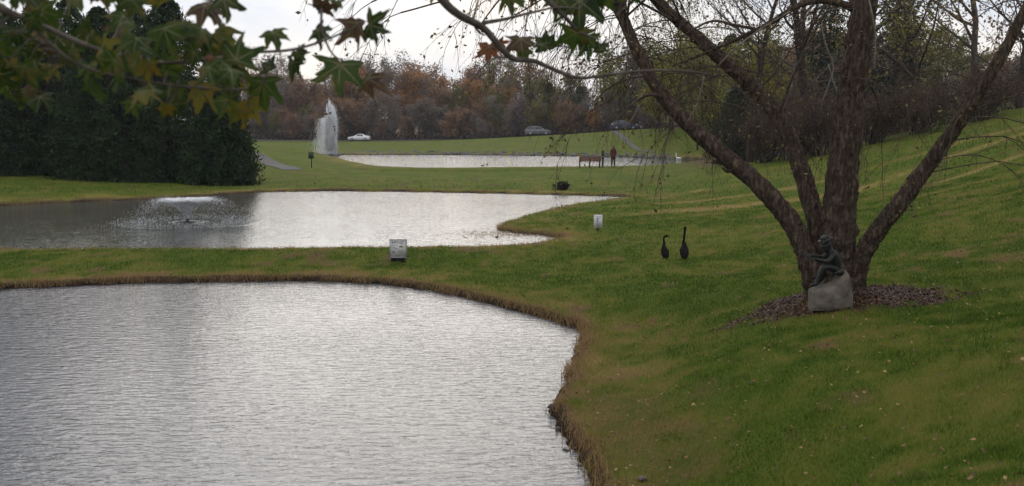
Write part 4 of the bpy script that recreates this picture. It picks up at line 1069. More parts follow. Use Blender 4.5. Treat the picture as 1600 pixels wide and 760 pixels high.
ok = P[:, 2] > 0.0
P, D, ln, wd = P[ok], D[ok], ln[ok], wd[ok]; N = len(P)
obj("spray", drops(P, D, ln, wd, rng.random(N)), M_SPRAY, f1)
N = 2500
az = rng.uniform(0, 6.283, N); rd = np.abs(rng.normal(2.0, 0.5, N))
P = np.stack([rd * np.cos(az), rd * np.sin(az), 0.01 + 0.12 * rng.random(N) ** 2], 1)
D = np.stack([rng.normal(0, .4, N), rng.normal(0, .4, N), np.ones(N)], 1)
obj("splash", drops(P, D, 0.02 * rng.uniform(.5, 1.5, N), 0.012 * rng.uniform(.5, 1.5, N), rng.random(N)), M_SPRAY, f1)
# ripple rings
mb = MB()
for R0, wv, hz in ((0.62, 0.10, 0.006), (2.6, 0.34, 0.005)):
    k = 96; A = np.arange(k) * 2 * math.pi / k; prof = [(-wv, -0.01), (-wv * .4, hz * .8), (0, hz), (wv * .4, hz * .8), (wv, -0.01)]
    Vr = np.concatenate([np.stack([(R0 + dx_ + 0.08 * np.sin(A * 5 + R0 * 9) + 0.05 * np.sin(A * 13 + 2)) * np.cos(A), (R0 + dx_ + 0.08 * np.sin(A * 5 + R0 * 9) + 0.05 * np.sin(A * 13 + 2)) * np.sin(A), np.full(k, dz_)], 1) for dx_, dz_ in prof])
    Qr = [(s * k + j, s * k + (j + 1) % k, (s + 1) * k + (j + 1) % k, (s + 1) * k + j) for s in range(4) for j in range(k)]
    mb.add(Vr, [q[::-1] for q in Qr])
me = mb.mesh("ripple_rings", True); obj("ripple_rings", me, W_MID, f1)

fx, fy = on_level(517, 246, Z3)
f2 = thing("fountain", "tall white plume fountain on the far pond", "fountain", (fx, fy, Z3))
mb = MB(); mb.tube([(0, 0, -0.1), (0, 0, 0.06), (0, 0, 0.1)], [0.7, 0.7, 0.5], 16); mb.tube([(0, 0, 0.1), (0, 0, 0.3)], [0.16, 0.12], 10)
obj("float", mb.mesh("float"), M_DARK, f2)
PP, DD, LN, WD = [], [], [], []
for jx, jy, top, spread, cnt in ((-0.06, 0, 5.5, 0.035, 5200), (0.28, 0.1, 5.0, 0.040, 6500), (0.14, -0.1, 4.8, 0.045, 3200), (0.50, 0.1, 4.0, 0.040, 3600), (-0.38, 0.1, 3.6, 0.045, 1800), (0.1, 0.2, 4.4, 0.05, 1800)):
    v0 = np.sqrt(2 * 9.8 * top) * (1 - np.abs(rng.normal(0, 0.045, cnt)))
    th = rng.uniform(0, 6.283, cnt); q_ = np.abs(rng.normal(0, spread, cnt)) * 2.2
    t_ = 2 * v0 / 9.8 * rng.random(cnt)
    z_ = v0 * t_ - 4.9 * t_ ** 2
    x_ = jx * (0.5 + 0.5 * np.minimum(t_, 1.2)) + np.cos(th) * q_ * t_ * 1.5 - 0.16 * np.maximum(0, t_ - v0 / 9.8); y_ = jy + np.sin(th) * q_ * t_ * 1.5
    PP.append(np.stack([x_, y_, np.maximum(z_, 0.3)], 1)); DD.append(np.stack([np.cos(th) * q_, np.sin(th) * q_, v0 - 9.8 * t_ + 0.6], 1))
    LN.append(rng.uniform(1.0, 2.6, cnt) * np.clip(z_ / 2, .25, 1)); WD.append(rng.uniform(0.007, 0.017, cnt))
n_m = 2600      # wind-blown mist to the left
z_ = rng.random(n_m) * 4.2
PP.append(np.stack([-0.5 - np.abs(rng.normal(0, 0.75, n_m)) * (1.1 - z_ / 7), rng.normal(0, .6, n_m), z_], 1)); DD.append(np.tile([[-0.15, 0, -1.0]], (n_m, 1)) + rng.normal(0, .1, (n_m, 3)))
LN.append(rng.uniform(0.3, 1.0, n_m)); WD.append(rng.uniform(0.006, 0.014, n_m))
P = np.concatenate(PP); D = np.concatenate(DD)
obj("plume", drops(P, D, np.concatenate(LN), np.concatenate(WD), rng.random(len(P))), M_SPRAY, f2)

# ------------------------------------------------------------------ far-pond stone edging
M_STONE = noise_mat("grey_stone", [(0.3, (0.085, 0.085, 0.085)), (0.7, (0.15, 0.148, 0.145))], scale=7, rough=0.9, bump=0.5, spec=0.2)
M_BROCK = noise_mat("pale_boulder_stone", [(0.25, (0.0680, 0.0578, 0.0459)), (0.5, (0.1190, 0.1003, 0.0799)), (0.75, (0.1700, 0.1462, 0.1173))], scale=7, rough=0.92, bump=0.7, spec=0.15, bscale=18)
def rock_mesh(seed, name="rock", sub=2):
    bm = bmesh.new(); bmesh.ops.create_icosphere(bm, subdivisions=sub, radius=0.5)
    r = random.Random(seed); pl = [(Vector((r.gauss(0, 1), r.gauss(0, 1), r.gauss(0, 1))).normalized(), r.uniform(0.28, 0.45)) for _ in range(9)]
    for v in bm.verts:
        for nn_, dd_ in pl:
            k = v.co.dot(nn_)
            if k > dd_: v.co -= nn_ * (k - dd_) * 0.85
        v.co *= 1 + r.uniform(-0.03, 0.03)
    me = bpy.data.meshes.new(name); bm.to_mesh(me); bm.free(); return me
rb = [rock_mesh(200 + i, sub=1) for i in range(5)]
mb = MB()
fp = PONDS[2][0]
seg = [q for q in range(len(fp)) if fp[q, 1] > 112]
for q in seg:
    p0 = fp[q]; p1 = fp[(q + 1) % len(fp)]
    if p1[1] < 112: continue
    L_ = np.linalg.norm(p1 - p0); cnt = int(L_ * 11)
    for _ in range(cnt):
        t = rng.random(); off = rng.random() * 2.4 - 0.2
        c = p0 + (p1 - p0) * t; nrm_ = np.array([0, 1.0]); xy = c + nrm_ * off
        me = rb[rng.integers(5)]; Vr = np.array([v.co for v in me.vertices]); Fr = np.array([p.vertices[:] for p in me.polygons])
        s_ = rng.uniform(0.22, 0.5); a_ = rng.random() * 6.28
        Rm = np.array([[math.cos(a_), -math.sin(a_), 0], [math.sin(a_), math.cos(a_), 0], [0, 0, .8]])
        mb.add((Vr @ Rm.T) * s_ + np.array([xy[0], xy[1], Z3 + 0.02 + off * 0.17]), T=Fr, v=rng.random())
obj("riprap", mb.mesh("riprap"), M_STONE, kind="stuff", label="grey stone edging along the far bank of the far pond", category="stones")

# stones on the near bank
M_DROCK = noise_mat("dark_wet_stone", [(0.3, (0.03, 0.027, 0.024)), (0.7, (0.085, 0.075, 0.066))], scale=9, rough=0.7, bump=0.6)
for i, (px, py, sz, mt, lab) in enumerate([(862, 640, 0.20, M_DROCK, "dark wet stone on the tip of the near bank"), (872, 668, 0.16, M_DROCK, "small dark wet stone right below the bank tip"),
                                   (884, 704, 0.18, M_DROCK, "dark stone at the eroded waterline near the bottom"), (918, 665, 0.10, M_STONE, "pale grey stone in the dry grass of the near bank"),
                                   (900, 690, 0.06, M_STONE, "tiny pale pebble in the bare patch of the near bank"), (1004, 752, 0.17, M_BROCK, "greyish stone at the bottom edge of the lawn"), (1173, 600, 0.06, M_STONE, "tiny white stone in the grass left of the lawn's middle"),
                                   (906, 728, 0.15, M_DROCK, "lowest dark stone along the eroded waterline"), (1213, 488, 0.12, M_BROCK, "flat tan stone in the mulch left of the boulder")]):
    x_, y_ = on_level(px, py, 0.1)
    for _ in range(12):
        z_ = H(x_, y_); x_, y_ = on_level(px, py, max(z_, 0.0))
    o = obj("stone", rock_mesh(300 + i, "stone"), mt, None, (x_, y_, max(H(x_, y_), -0.03) + sz * 0.12), label=lab, category="stone", group="loose stones")
    sz *= 0.6; o.scale = (sz, sz * 0.9, sz * 0.6); o.rotation_euler = (0, 0, i * 1.3)

# ------------------------------------------------------------------ boulder and seated bronze statue
BY_ = 13.9; mp_ = mpp(BY_) * 1.0
b0 = at(1297, 482, BY_); b0.z = H(b0.x, b0.y)
bm = bmesh.new()
sec = [(-38, 34, 26), (-34, 38, 30), (-15, 43, 34), (5, 50, 36), (18, 63, 36), (24, 67, 34), (31, 52, 30), (36, 36, 26)]   # x, height, half depth (px)
rings = []
for xx, hz, dp in sec:
    ring = []
    for a in range(12):
        an = 2 * math.pi * a / 12; cy, sz_ = math.cos(an), math.sin(an)
        zz = (hz * (0.5 + 0.5 * np.sign(sz_) * abs(sz_) ** 0.5)) - 6; yy = dp * np.sign(cy) * abs(cy) ** 0.6 * 0.6
        ring.append(bm.verts.new((xx * mp_ * 0.84 + random.uniform(-1, 1) * 0.012, yy * mp_ + random.uniform(-1, 1) * 0.012, zz * mp_ + random.uniform(-1, 1) * 0.008)))
    rings.append(ring)
for r0, r1 in zip(rings, rings[1:]):
    for a in range(12): bm.faces.new((r0[a], r0[(a + 1) % 12], r1[(a + 1) % 12], r1[a]))
bm.faces.new(rings[0]); bm.faces.new(rings[-1][::-1])
bmesh.ops.recalc_face_normals(bm, faces=bm.faces)
bmesh.ops.subdivide_edges(bm, edges=bm.edges[:], cuts=2, use_grid_fill=True, smooth=0.25)
for v in bm.verts:
    q = v.co * 9; v.co += v.normal * (0.045 * (float(fbm(np.array([q.x + q.y * .7 + 50]), np.array([q.z - q.y * .6 + 9]), 4)[0]) - 0.5))
me = bpy.data.meshes.new("boulder"); bm.to_mesh(me); bm.free()
bo = obj("boulder", me, M_BROCK, None, b0, label="pale angular boulder under the bronze statue at the tree base", category="boulder")

M_BRONZE = noise_mat("weathered_bronze", [(0.3, (0.010, 0.011, 0.010)), (0.6, (0.026, 0.028, 0.025)), (0.8, (0.06, 0.066, 0.058))], scale=14, rough=0.5, metal=0.35, bump=0.3, bscale=50, bdist=0.008)
SKINS = []
def skin(name, joints, edges, mat, parent, loc=None, sub=2, root=0):
    me = bpy.data.meshes.new(name)
    me.from_pydata([j[:3] for j in joints], edges, [])
    o = bpy.data.objects.new(name, me); C.objects.link(o)
    md = o.modifiers.new("skin", 'SKIN'); md.use_smooth_shade = True
    for i, j in enumerate(joints):
        rr2 = j[3] if hasattr(j[3], '__len__') else (j[3], j[3])
        me.skin_vertices[0].data[i].radius = rr2
    me.skin_vertices[0].data[root].use_root = True
    s2_ = o.modifiers.new("sub", 'SUBSURF'); s2_.levels = sub; s2_.render_levels = sub
    me.materials.append(mat); o.parent = parent
    if loc is not None: o.location = loc
    SKINS.append(o)
    return o

def sp(px, py, dy): return ((px - 1297) * mp_, dy, (482 - py) * mp_)
st_root = thing("bronze_statue", "dark bronze statue of a seated figure in a hat leaning over the boulder", "statue", b0)
J = [(*sp(1308, 419, 0), (.10, .085)), (*sp(1304, 407, 0), (.105, .09)), (*sp(1298, 396, 0), (.095, .085)), (*sp(1292, 388, 0), .045), (*sp(1287, 383, 0), (.085, .09)), (*sp(1284, 377, 0), (.080, .085)),
     (*sp(1297, 396, -.10), .045), (*sp(1288, 406, -.12), .036), (*sp(1274, 404, -.085), .028), (*sp(1268, 402, -.07), .024),
     (*sp(1297, 396, .10), .045), (*sp(1286, 403, .12), .036), (*sp(1273, 400, .085), .028), (*sp(1267, 399, .07), .024),
     (*sp(1306, 420, -.06), .065), (*sp(1282, 413, -.08), .052), (*sp(1276, 429, -.08), .040), (*sp(1272, 442, -.08), .032), (*sp(1261, 444, -.085), .028),
     (*sp(1306, 420, .06), .065), (*sp(1286, 416, .08), .052), (*sp(1287, 430, .08), .040), (*sp(1283, 439, .08), .032), (*sp(1272, 441, .085), .028)]
E = [(0, 1), (1, 2), (2, 3), (3, 4), (4, 5), (2, 6), (6, 7), (7, 8), (8, 9), (2, 10), (10, 11), (11, 12), (12, 13), (0, 14), (14, 15), (15, 16), (16, 17), (17, 18), (0, 19), (19, 20), (20, 21), (21, 22), (22, 23)]
skin("body", J, E, M_BRONZE, st_root)
for sgn, hx in ((-1, (1269, 403)), (1, (1268, 399))):     # fingers closed on the rod
    mb = MB()
    for k in range(4):
        c = np.array(sp(hx[0] - 1.5 + k * 0.3, hx[1] + 1, sgn * .078)) + np.array([-.012, -sgn * (k * .011 - .012), 0])
        mb.tube([c + np.array([.012, 0, .012]), c + np.array([-.006, 0, .012]), c + np.array([-.012, 0, -.002]), c + np.array([-.002, 0, -.013])], [.0065, .0062, .0055, .004], 6)
    c = np.array(sp(hx[0], hx[1], sgn * .055)); mb.tube([c + np.array([.012, sgn * .01, .004]), c + np.array([-.004, 0, .012]), c + np.array([-.012, -sgn * .004, .012])], [.008, .007, .005], 6)
    obj("hand", mb.mesh("hand", True), M_BRONZE, st_root)
mb = MB(); hc = np.array(sp(1285, 371.5, 0)); ax = unit(np.array([-0.35, 0, 1.0]))
mb.tube([hc - ax * .018, hc - ax * .008, hc + ax * .0], [.085, .108, .085], 18); mb.tube([hc, hc + ax * .02, hc + ax * .04, hc + ax * .05], [.070, .066, .052, .02], 16)
obj("hat", mb.mesh("hat", True), M_BRONZE, st_root)
mb = MB(); fcn = np.array(sp(1281.5, 380, 0)); mb.tube([fcn + np.array([.008, 0, .012]), fcn + np.array([-.006, 0, 0]), fcn + np.array([.006, 0, -.006])], [.005, .010, .006], 6)
for s_ in (-1, 1): mb.tube([np.array(sp(1287, 380, s_ * .048)) + np.array([0, 0, .012]), np.array(sp(1287, 380, s_ * .055)), np.array(sp(1287, 380, s_ * .048)) - np.array([0, 0, .012])], [.006, .011, .006], 6)
obj("face_features", mb.mesh("face_features", True), M_BRONZE, st_root)
mb = MB(); mb.tube([sp(1277, 403, 0.0), sp(1262, 400, 0.0), sp(1246, 394, 0)], [.009, .007, .004], 8); obj("rod", mb.mesh("rod", True), M_BRONZE, st_root)
mb = MB(); mb.tube([sp(1312, 424, -.06), sp(1304, 423, -.075), sp(1296, 426, -.07)], [.05, .045, .02], 8); mb.tube([sp(1312, 424, .06), sp(1304, 423, .075)], [.05, .03], 8)
obj("coat_tail", mb.mesh("coat_tail", True), M_BRONZE, st_root)

# ------------------------------------------------------------------ geese
M_GNECK = plain("black_feathers", (0.005, 0.005, 0.005), 0.9, spec=0.04)
M_GBODY = noise_mat("brown_grey_feathers", [(0.3, (0.005, 0.004, 0.004)), (0.7, (0.016, 0.013, 0.012))], scale=30, rough=0.9, spec=0.04, bump=0.5, bscale=60, bdist=0.01)
def goose(px, py, Y, label, hgt, bend, lean, lightb):
    p = at(px, py, Y); p.z = H(p.x, p.y)
    e = thing("goose", label, "goose", p, 0, "geese on the lawn")
    # seen from behind: body axis along +Y (away), upright chest
    mb = MB(); bx = np.array([(0, -.22, .09), (0, -.18, .105), (0, -.13, .13), (0, -.06, .165), (0, .01, .21), (0, .08, .275), (0, .13, .345), (0, .16, .41), (0, .168, .44)]); bx[:, 0] = lean * bx[:, 1] * .12
    mb.tube(bx, [.012, .05, .085, .108, .118, .105, .078, .05, .035], 16); obj("body", mb.mesh("body", True), M_GBODY, e)
    nk = [(0.0, .15, .36, .055), (lean * .005, .17, .44, .036), (lean * .012, .17, .50, .027)]
    if bend: nk += [(-.02, .17, .58, .029), (-.012, .17, .635, .029), (.02, .17, .665, .033), (.062, .17, .672, .050), (.098, .17, .66, .038)]
    else: nk += [(lean * .02, .17, .58, .030), (lean * .03, .17, .68, .029), (lean * .035, .17, .75, .030), (lean * .04, .185, .795, .049), (lean * .04, .215, .81, .042)]
    s = hgt / (nk[-2][2] + .035)
    skin("neck_and_head", nk, [(i, i + 1) for i in range(len(nk) - 1)], M_GNECK, e, sub=2)
    h_ = nk[-1]; mb = MB()
    if bend: mb.tube([(h_[0] + .01, h_[1], h_[2]), (h_[0] + .045, h_[1], h_[2] - .018), (h_[0] + .062, h_[1], h_[2] - .028)], [.016, .011, .005], 8)
    else: mb.tube([(h_[0], h_[1] + .015, h_[2]), (h_[0], h_[1] + .05, h_[2] - .01), (h_[0], h_[1] + .065, h_[2] - .014)], [.016, .011, .005], 8)
    obj("beak", mb.mesh("beak", True), M_GNECK, e)
    for sx_ in (-1, 1):
        mb = MB(); mb.tube([(sx_ * .045, .02, .14), (sx_ * .047, .01, .07), (sx_ * .048, .02, .012)], [.014, .008, .008], 7); mb.tube([(sx_ * .048, .015, .010), (sx_ * .05, .075, .006)], [.012, .016], 6)
        obj("leg", mb.mesh("leg", True), M_GNECK, e)
        mb = MB(); mb.tube([(sx_ * .045, .13, .34), (sx_ * .075, .05, .26), (sx_ * .068, -.06, .18), (sx_ * .03, -.20, .115)], [.02, .050, .045, .01], 12); obj("wing", mb.mesh("wing", True), M_GBODY, e)
    mb = MB(); mb.tube([(0, -.17, .11), (0, -.23, .09), (0, -.27, .075)], [.03, .028, .01], 8); obj("tail", mb.mesh("tail", True), M_GNECK, e)
    for ch in e.children:
        if ch.name.split(".")[0] in ("body", "wing", "tail"): ch.scale = (0.97, 1.0, 1.06); ch.location.z = -0.035
    e.scale = (s, s, s)
    return e
goose(1039, 405, 24.6, "dark goose on the lawn with its head bent to the right", 38 * mpp(24.6), True, -1, False)
goose(1069, 407, 24.4, "dark goose on the lawn with its neck stretched straight up", 51 * mpp(24.4), False, 1, True)

# ------------------------------------------------------------------ signs and post
M_SIGN = noise_mat("weathered_white_board", [(0.3, (0.46, 0.44, 0.43)), (0.7, (0.62, 0.60, 0.58))], scale=8, rough=0.6)
M_SIGNG = plain("grey_print", (0.24, 0.24, 0.26), 0.6); M_SIGNB = plain("brown_print", (0.30, 0.17, 0.10), 0.6); M_SIGNK = plain("dark_print", (0.08, 0.07, 0.07), 0.6); M_SIGNU = plain("blue_print", (0.22, 0.25, 0.38), 0.6)
M_POST = noise_mat("dark_stained_wood", [(0.3, (0.018, 0.016, 0.012)), (0.7, (0.045, 0.04, 0.03))], scale=12, rough=0.85, bump=0.4)
p = at(622.5, 411, 25.3); p.z = H(p.x, p.y); u = mpp(25.3)
e = thing("sign", "square whitish sign on dark posts between the near and middle ponds", "sign", p, math.radians(-3))
zb = 8 * u
mb = MB(); mb.box((0, 0, zb + 14 * u), (26 * u, 0.02, 28 * u)); bd = obj("board", mb.mesh("board"), M_SIGN, e)
mb = MB()
for c, s_ in (((0, 0, zb + 28.3 * u), (27.5 * u, .04, .9 * u)), ((0, 0, zb - .3 * u), (27.5 * u, .04, .9 * u)), ((13.2 * u, 0, zb + 14 * u), (1.4 * u, .04, 27.4 * u)), ((-13.2 * u, 0, zb + 14 * u), (.9 * u, .04, 27.4 * u))): mb.box(c, s_)
obj("frame", mb.mesh("frame"), M_SIGNG, e)
def mark(lst, mat, name):
    mb = MB()
    for (x_, z_, w_, h_) in lst: mb.box((x_ * u, -0.0125, zb + z_ * u), (w_ * u, .005, h_ * u))
    obj(name, mb.mesh(name), mat, bd)
mark([(-9, 24.5, 2.0, 3), (-6.3, 24.2, 1.2, 3.2), (-3.6, 24.6, 2.2, 2.6), (-.6, 24.3, 1.6, 3), (-8, 19.8, 5, .8), (-2, 19.9, 4, .8), (-8, 16, 7, .6), (-3, 14.2, 5, .6), (4.5, 11.5, 8, .6), (4, 9.8, 9, .6), (5, 8.0, 7, .6), (5, 25, 8, .7), (4.6, 22.8, 7, .7)], M_SIGNG, "print")
mark([(4.2, 17.6, 4, 2.6), (7.2, 17.2, 2.6, 1.2)], M_SIGNB, "print")
mark([(-7.4, 9.0, 3.4, 1.4), (-7.2, 7.8, 2.0, 1.2)], M_SIGNK, "print")
for sx_ in (-1, 1):
    mb = MB(); mb.box((sx_ * 8 * u - .01, .045, (zb + 10 * u) / 2 - .1), (.11, .06, zb + 10 * u + .2)); obj("post", mb.mesh("post"), M_POST, e)
mb = MB(); mb.box((0, .03, zb * .55), (.30, .03, zb * .7)); obj("kickboard", mb.mesh("kickboard"), M_POST, e)

p = at(934.5, 356, 31.8); p.z = H(p.x, p.y); u = mpp(31.8); zb = 4.5 * u
e = thing("sign", "narrow white sign with a blue mark on the grassy spit", "sign", p, math.radians(6))
mb = MB(); mb.box((0, 0, zb + 10.5 * u), (13.5 * u, .02, 21 * u)); bd = obj("board", mb.mesh("board"), M_SIGN, e)
mark([(-.5, 15.5, 4.2, 1.6), (-1.6, 13.2, 2.0, 3.0), (-.9, 10.2, 1.8, 3.2)], M_SIGNU, "print"); mark([(0, 6.5, 8, .6), (0, 4.8, 6.5, .6), (0, 18.4, 8, .7)], M_SIGNG, "print")
mb = MB(); mb.box((0, .04, (zb + 16 * u) / 2 - .1), (.07, .05, zb + 16 * u + .2)); obj("post", mb.mesh("post"), M_POST, e)

M_DGREEN = plain("dark_green_metal", (0.012, 0.032, 0.022), 0.5)
p = at(487, 263, 77); p.z = H(p.x, p.y); u = mpp(77)
e = thing("bag_dispenser_post", "slim post with a dark green box left of the tall fountain", "post", p)
mb = MB(); mb.box((0, .0, 10 * u), (.07, .07, 22 * u)); obj("post", mb.mesh("post"), M_DGREEN, e)
mb = MB(); mb.box((0, -.09, 18.6 * u), (8 * u, .14, 9 * u)); bx_ = obj("box", mb.mesh("box"), M_DGREEN, e)
mb = MB(); mb.box((0, -.09, 23.4 * u), (8.8 * u, .18, .7 * u)); obj("lid", mb.mesh("lid"), M_DGREEN, bx_)

# ------------------------------------------------------------------ bench
M_WOOD = noise_mat("red_brown_bench_wood", [(0.3, (0.12, 0.040, 0.020)), (0.7, (0.22, 0.085, 0.042))], scale=10, rough=0.7, stretch=(.3, 4, 4))
M_IRON = plain("black_iron", (0.015, 0.015, 0.016), 0.55)
BYD = 80.0
p = at(921.5, 263.5, BYD); p.z = H(p.x, p.y)
bench = thing("park_bench", "red brown slatted park bench facing the far pond", "bench", p, math.radians(2))
for k in range(4):
    mb = MB(); mb.box((0, -.02 + k * .11, .45), (1.72, .09, .035)); obj("seat_slat", mb.mesh("seat_slat"), M_WOOD, bench)
for k in range(4):
    mb = MB(); mb.box((0, -.12 - k * .035, .55 + k * .085), (1.72, .03, .072), Matrix.Rotation(math.radians(-14), 3, 'X')); obj("back_slat", mb.mesh("back_slat"), M_WOOD, bench)
for sx_ in (-.78, 0, .78):
    mb = MB(); mb.box((sx_, -.10, .2), (.06, .06, .44)); mb.box((sx_, .33, .2), (.06, .06, .44)); mb.box((sx_, .11, .415), (.06, .46, .03)); mb.box((sx_, -.15, .64), (.055, .04, .46), Matrix.Rotation(math.radians(-14), 3, 'X')); obj("leg_frame", mb.mesh("leg_frame"), M_IRON, bench)
    if sx_:
        mb = MB(); mb.box((sx_, .10, .66), (.06, .44, .04)); mb.box((sx_, .31, .55), (.05, .05, .2)); obj("armrest", mb.mesh("armrest"), M_WOOD, bench)

# ------------------------------------------------------------------ people
M_SKIN = plain("skin", (0.42, 0.26, 0.19), 0.6)
def person(px, py, Y, h, label, rz, coat, trousers, hair, hairlong, stride, coatlen):
    p = at(px, py, Y); p.z = H(p.x, p.y)
    e = thing("person", label, "person", p, rz); k = h / 1.7
    def S(J): return [(x_ * k, y_ * k, z_ * k, (np.array(r_) * k).tolist() if hasattr(r_, '__len__') else r_ * k) for x_, y_, z_, r_ in J]
    # facing +Y; x sideways
    L_ = [(-.09, stride * .5), (.09, -stride * .5)]
    Jb = [(0, 0, .95, (.15, .11)), (0, 0, 1.12, (.135, .10)), (0, 0, 1.34, (.16, .10)), (0, 0, 1.44, (.09, .07)), (0, .01, 1.50, .052), (0, .02, 1.58, (.072, .085)), (0, .02, 1.66, (.068, .08))]
    Eb = [(0, 1), (1, 2), (2, 3), (3, 4), (4, 5), (5, 6)]
    for sx_, sy_ in ((-1, .5), (1, -.5)):
        b_ = len(Jb); Jb += [(sx_ * .17, 0, 1.39, .055), (sx_ * .23, -.01 + sy_ * stride * .15, 1.13, .045), (sx_ * .23, .07 + sy_ * stride * .3, .90, .034), (sx_ * .23, .09 + sy_ * stride * .32, .82, (.022, .038))]
        Eb += [(3, b_), (b_, b_ + 1), (b_ + 1, b_ + 2), (b_ + 2, b_ + 3)]
    for sx_, sy_ in L_:
        b_ = len(Jb); Jb += [(sx_, 0, .88, (.085, .095)), (sx_, sy_ * .5 + .02, .48, .06), (sx_, sy_ - .01, .10, .042), (sx_, sy_ + .13, .035, (.04, .03))]
        Eb += [(0, b_), (b_, b_ + 1), (b_ + 1, b_ + 2), (b_ + 2, b_ + 3)]
    body = skin("body", S(Jb), Eb, M_SKIN, e)
    mb = MB(); mb.tube(np.array([(0, .10, 1.60), (0, .125, 1.565), (0, .10, 1.555)]) * k, np.array([.008, .017, .01]) * k, 6)
    for s_ in (-1, 1): mb.tube(np.array([(s_ * .07, .01, 1.60), (s_ * .082, .0, 1.58), (s_ * .07, .01, 1.555)]) * k, np.array([.008, .014, .008]) * k, 6)
    obj("face_features", mb.mesh("face_features", True), M_SKIN, body)
    # coat: same trunk and arms, slightly larger, hem below the hip
    Jc = [(0, 0, coatlen, (.20, .155)), (0, 0, .98, (.185, .145)), (0, 0, 1.14, (.165, .13)), (0, 0, 1.33, (.19, .13)), (0, 0, 1.445, (.105, .085))]; Ec = [(0, 1), (1, 2), (2, 3), (3, 4)]
    for sx_, sy_ in ((-1, .5), (1, -.5)):
        b_ = len(Jc); Jc += [(sx_ * .175, 0, 1.39, .07), (sx_ * .235, -.01 + sy_ * stride * .15, 1.13, .06), (sx_ * .23, .07 + sy_ * stride * .3, .91, .05)]; Ec += [(4, b_), (b_, b_ + 1), (b_ + 1, b_ + 2)]
    skin("coat", S(Jc), Ec, coat, e, root=2)
    for sx_, sy_ in L_:
        skin("trouser_leg", S([(sx_, 0, .93, (.10, .11)), (sx_, sy_ * .25 + .01, .68, .085), (sx_, sy_ * .5 + .02, .48, .072), (sx_, sy_ - .01, .09, .06)]), [(0, 1), (1, 2), (2, 3)], trousers, e)
        skin("shoe", S([(sx_, sy_ - .03, .045, (.045, .045)), (sx_, sy_ + .06, .04, (.048, .04)), (sx_, sy_ + .17, .03, (.042, .026))]), [(0, 1), (1, 2)], M_IRON, e)
    Jh = [(0, -.005, 1.655, (.092, .098)), (0, -.035, 1.60, (.095, .08)), (0, -.06, 1.50, (.10 if hairlong else .06, .05))] + ([(0, -.085, 1.36, (.10, .04)), (0, -.10, 1.25, (.07, .03))] if hairlong else [])
    skin("hair", S(Jh), [(i, i + 1) for i in range(len(Jh) - 1)], hair, e)
    return e
M_MAROON = plain("maroon_cloth", (0.10, 0.016, 0.022), 0.85); M_GRNC = plain("dark_green_cloth", (0.016, 0.03, 0.022), 0.85); M_DKC = plain("dark_cloth", (0.014, 0.014, 0.018), 0.85)
M_HAIRB = plain("reddish_brown_hair", (0.06, 0.022, 0.012), 0.6); M_HAIRD = plain("dark_hair", (0.012, 0.01, 0.009), 0.6)
person(958, 263, 80.5, 1.72, "person in a maroon coat standing right of the bench", math.radians(25), M_MAROON, M_DKC, M_HAIRB, True, 0.12, .80)
person(941.5, 263, 80.8, 1.58, "person in a dark green jacket standing close beside the bench", math.radians(-88), M_GRNC, M_DKC, M_HAIRD, False, 0.10, .90)

# ------------------------------------------------------------------ water birds
M_WHITE = plain("white_feathers", (0.78, 0.77, 0.74), 0.7); M_DUCK = noise_mat("dark_duck_feathers", [(0.3, (0.02, 0.017, 0.015)), (0.7, (0.07, 0.055, 0.045))], scale=20, rough=0.7); M_BILL = plain("orange_bill", (0.5, 0.18, 0.03), 0.5)
def bird(name, label, cat, loc, s, rz, bm_, hm_, neck, group=None, lift=0.0):
    e = thing(name, label, cat, loc, rz, group)
    skin("body", [(-.40 * s, 0, .20 * s + lift, .03 * s), (-.28 * s, 0, .14 * s + lift, (.11 * s, .10 * s)), (-.05 * s, 0, .12 * s + lift, (.18 * s, .15 * s)), (.18 * s, 0, .13 * s + lift, (.15 * s, .14 * s)), (.30 * s, 0, .18 * s + lift, (.08 * s, .09 * s))], [(0, 1), (1, 2), (2, 3), (3, 4)], bm_, e, root=2)
    skin("neck_and_head", [(.26 * s, 0, .18 * s + lift, .07 * s), (.33 * s, 0, (.18 + .35 * neck) * s + lift, .045 * s), (.30 * s, 0, (.18 + .75 * neck) * s + lift, .04 * s), (.33 * s, 0, (.20 + neck) * s + lift, .06 * s), (.40 * s, 0, (.19 + neck) * s + lift, .045 * s)], [(0, 1), (1, 2), (2, 3), (3, 4)], hm_, e)
    mb = MB(); mb.tube([(.43 * s, 0, (.19 + neck) * s + lift), (.52 * s, 0, (.165 + neck) * s + lift)], [.028 * s, .012 * s], 7); obj("bill", mb.mesh("bill", True), M_BILL, e)
    for sg in (-1, 1):
        mb = MB(); mb.tube([(.18 * s, sg * .11 * s, .18 * s + lift), (-.05 * s, sg * .16 * s, .17 * s + lift), (-.30 * s, sg * .08 * s, .20 * s + lift)], [.05 * s, .08 * s, .015 * s], 8); obj("wing", mb.mesh("wing", True), bm_, e)
    return e
x_, y_ = on_level(1060, 248.6, Z3)
bird("swan", "white swan by the far bank of the far pond", "swan", (x_, y_, Z3 - .03), 0.8, math.radians(180), M_WHITE, M_WHITE, .62)
for i, (px, py, rz, lab) in enumerate([(754, 259.5, 10, "left one of two small dark ducks on the far pond"), (761, 258.0, 60, "right one of two small dark ducks on the far pond"), (1008, 259, 120, "small dark duck on the far pond right of the two people")]):
    x_, y_ = on_level(px, py, Z3); bird("duck", lab, "duck", (x_, y_, Z3 - .02), 0.42, math.radians(rz), M_DUCK, M_DUCK, .35, "ducks on the far pond")
x_, y_ = on_level(776, 371, Z2)
bird("duck", "small dark duck in the inlet at the tip of the grassy spit", "duck", (x_, y_, Z2 - .015), 0.20, math.radians(70), M_DUCK, M_DUCK, .5, "ducks on the middle pond")
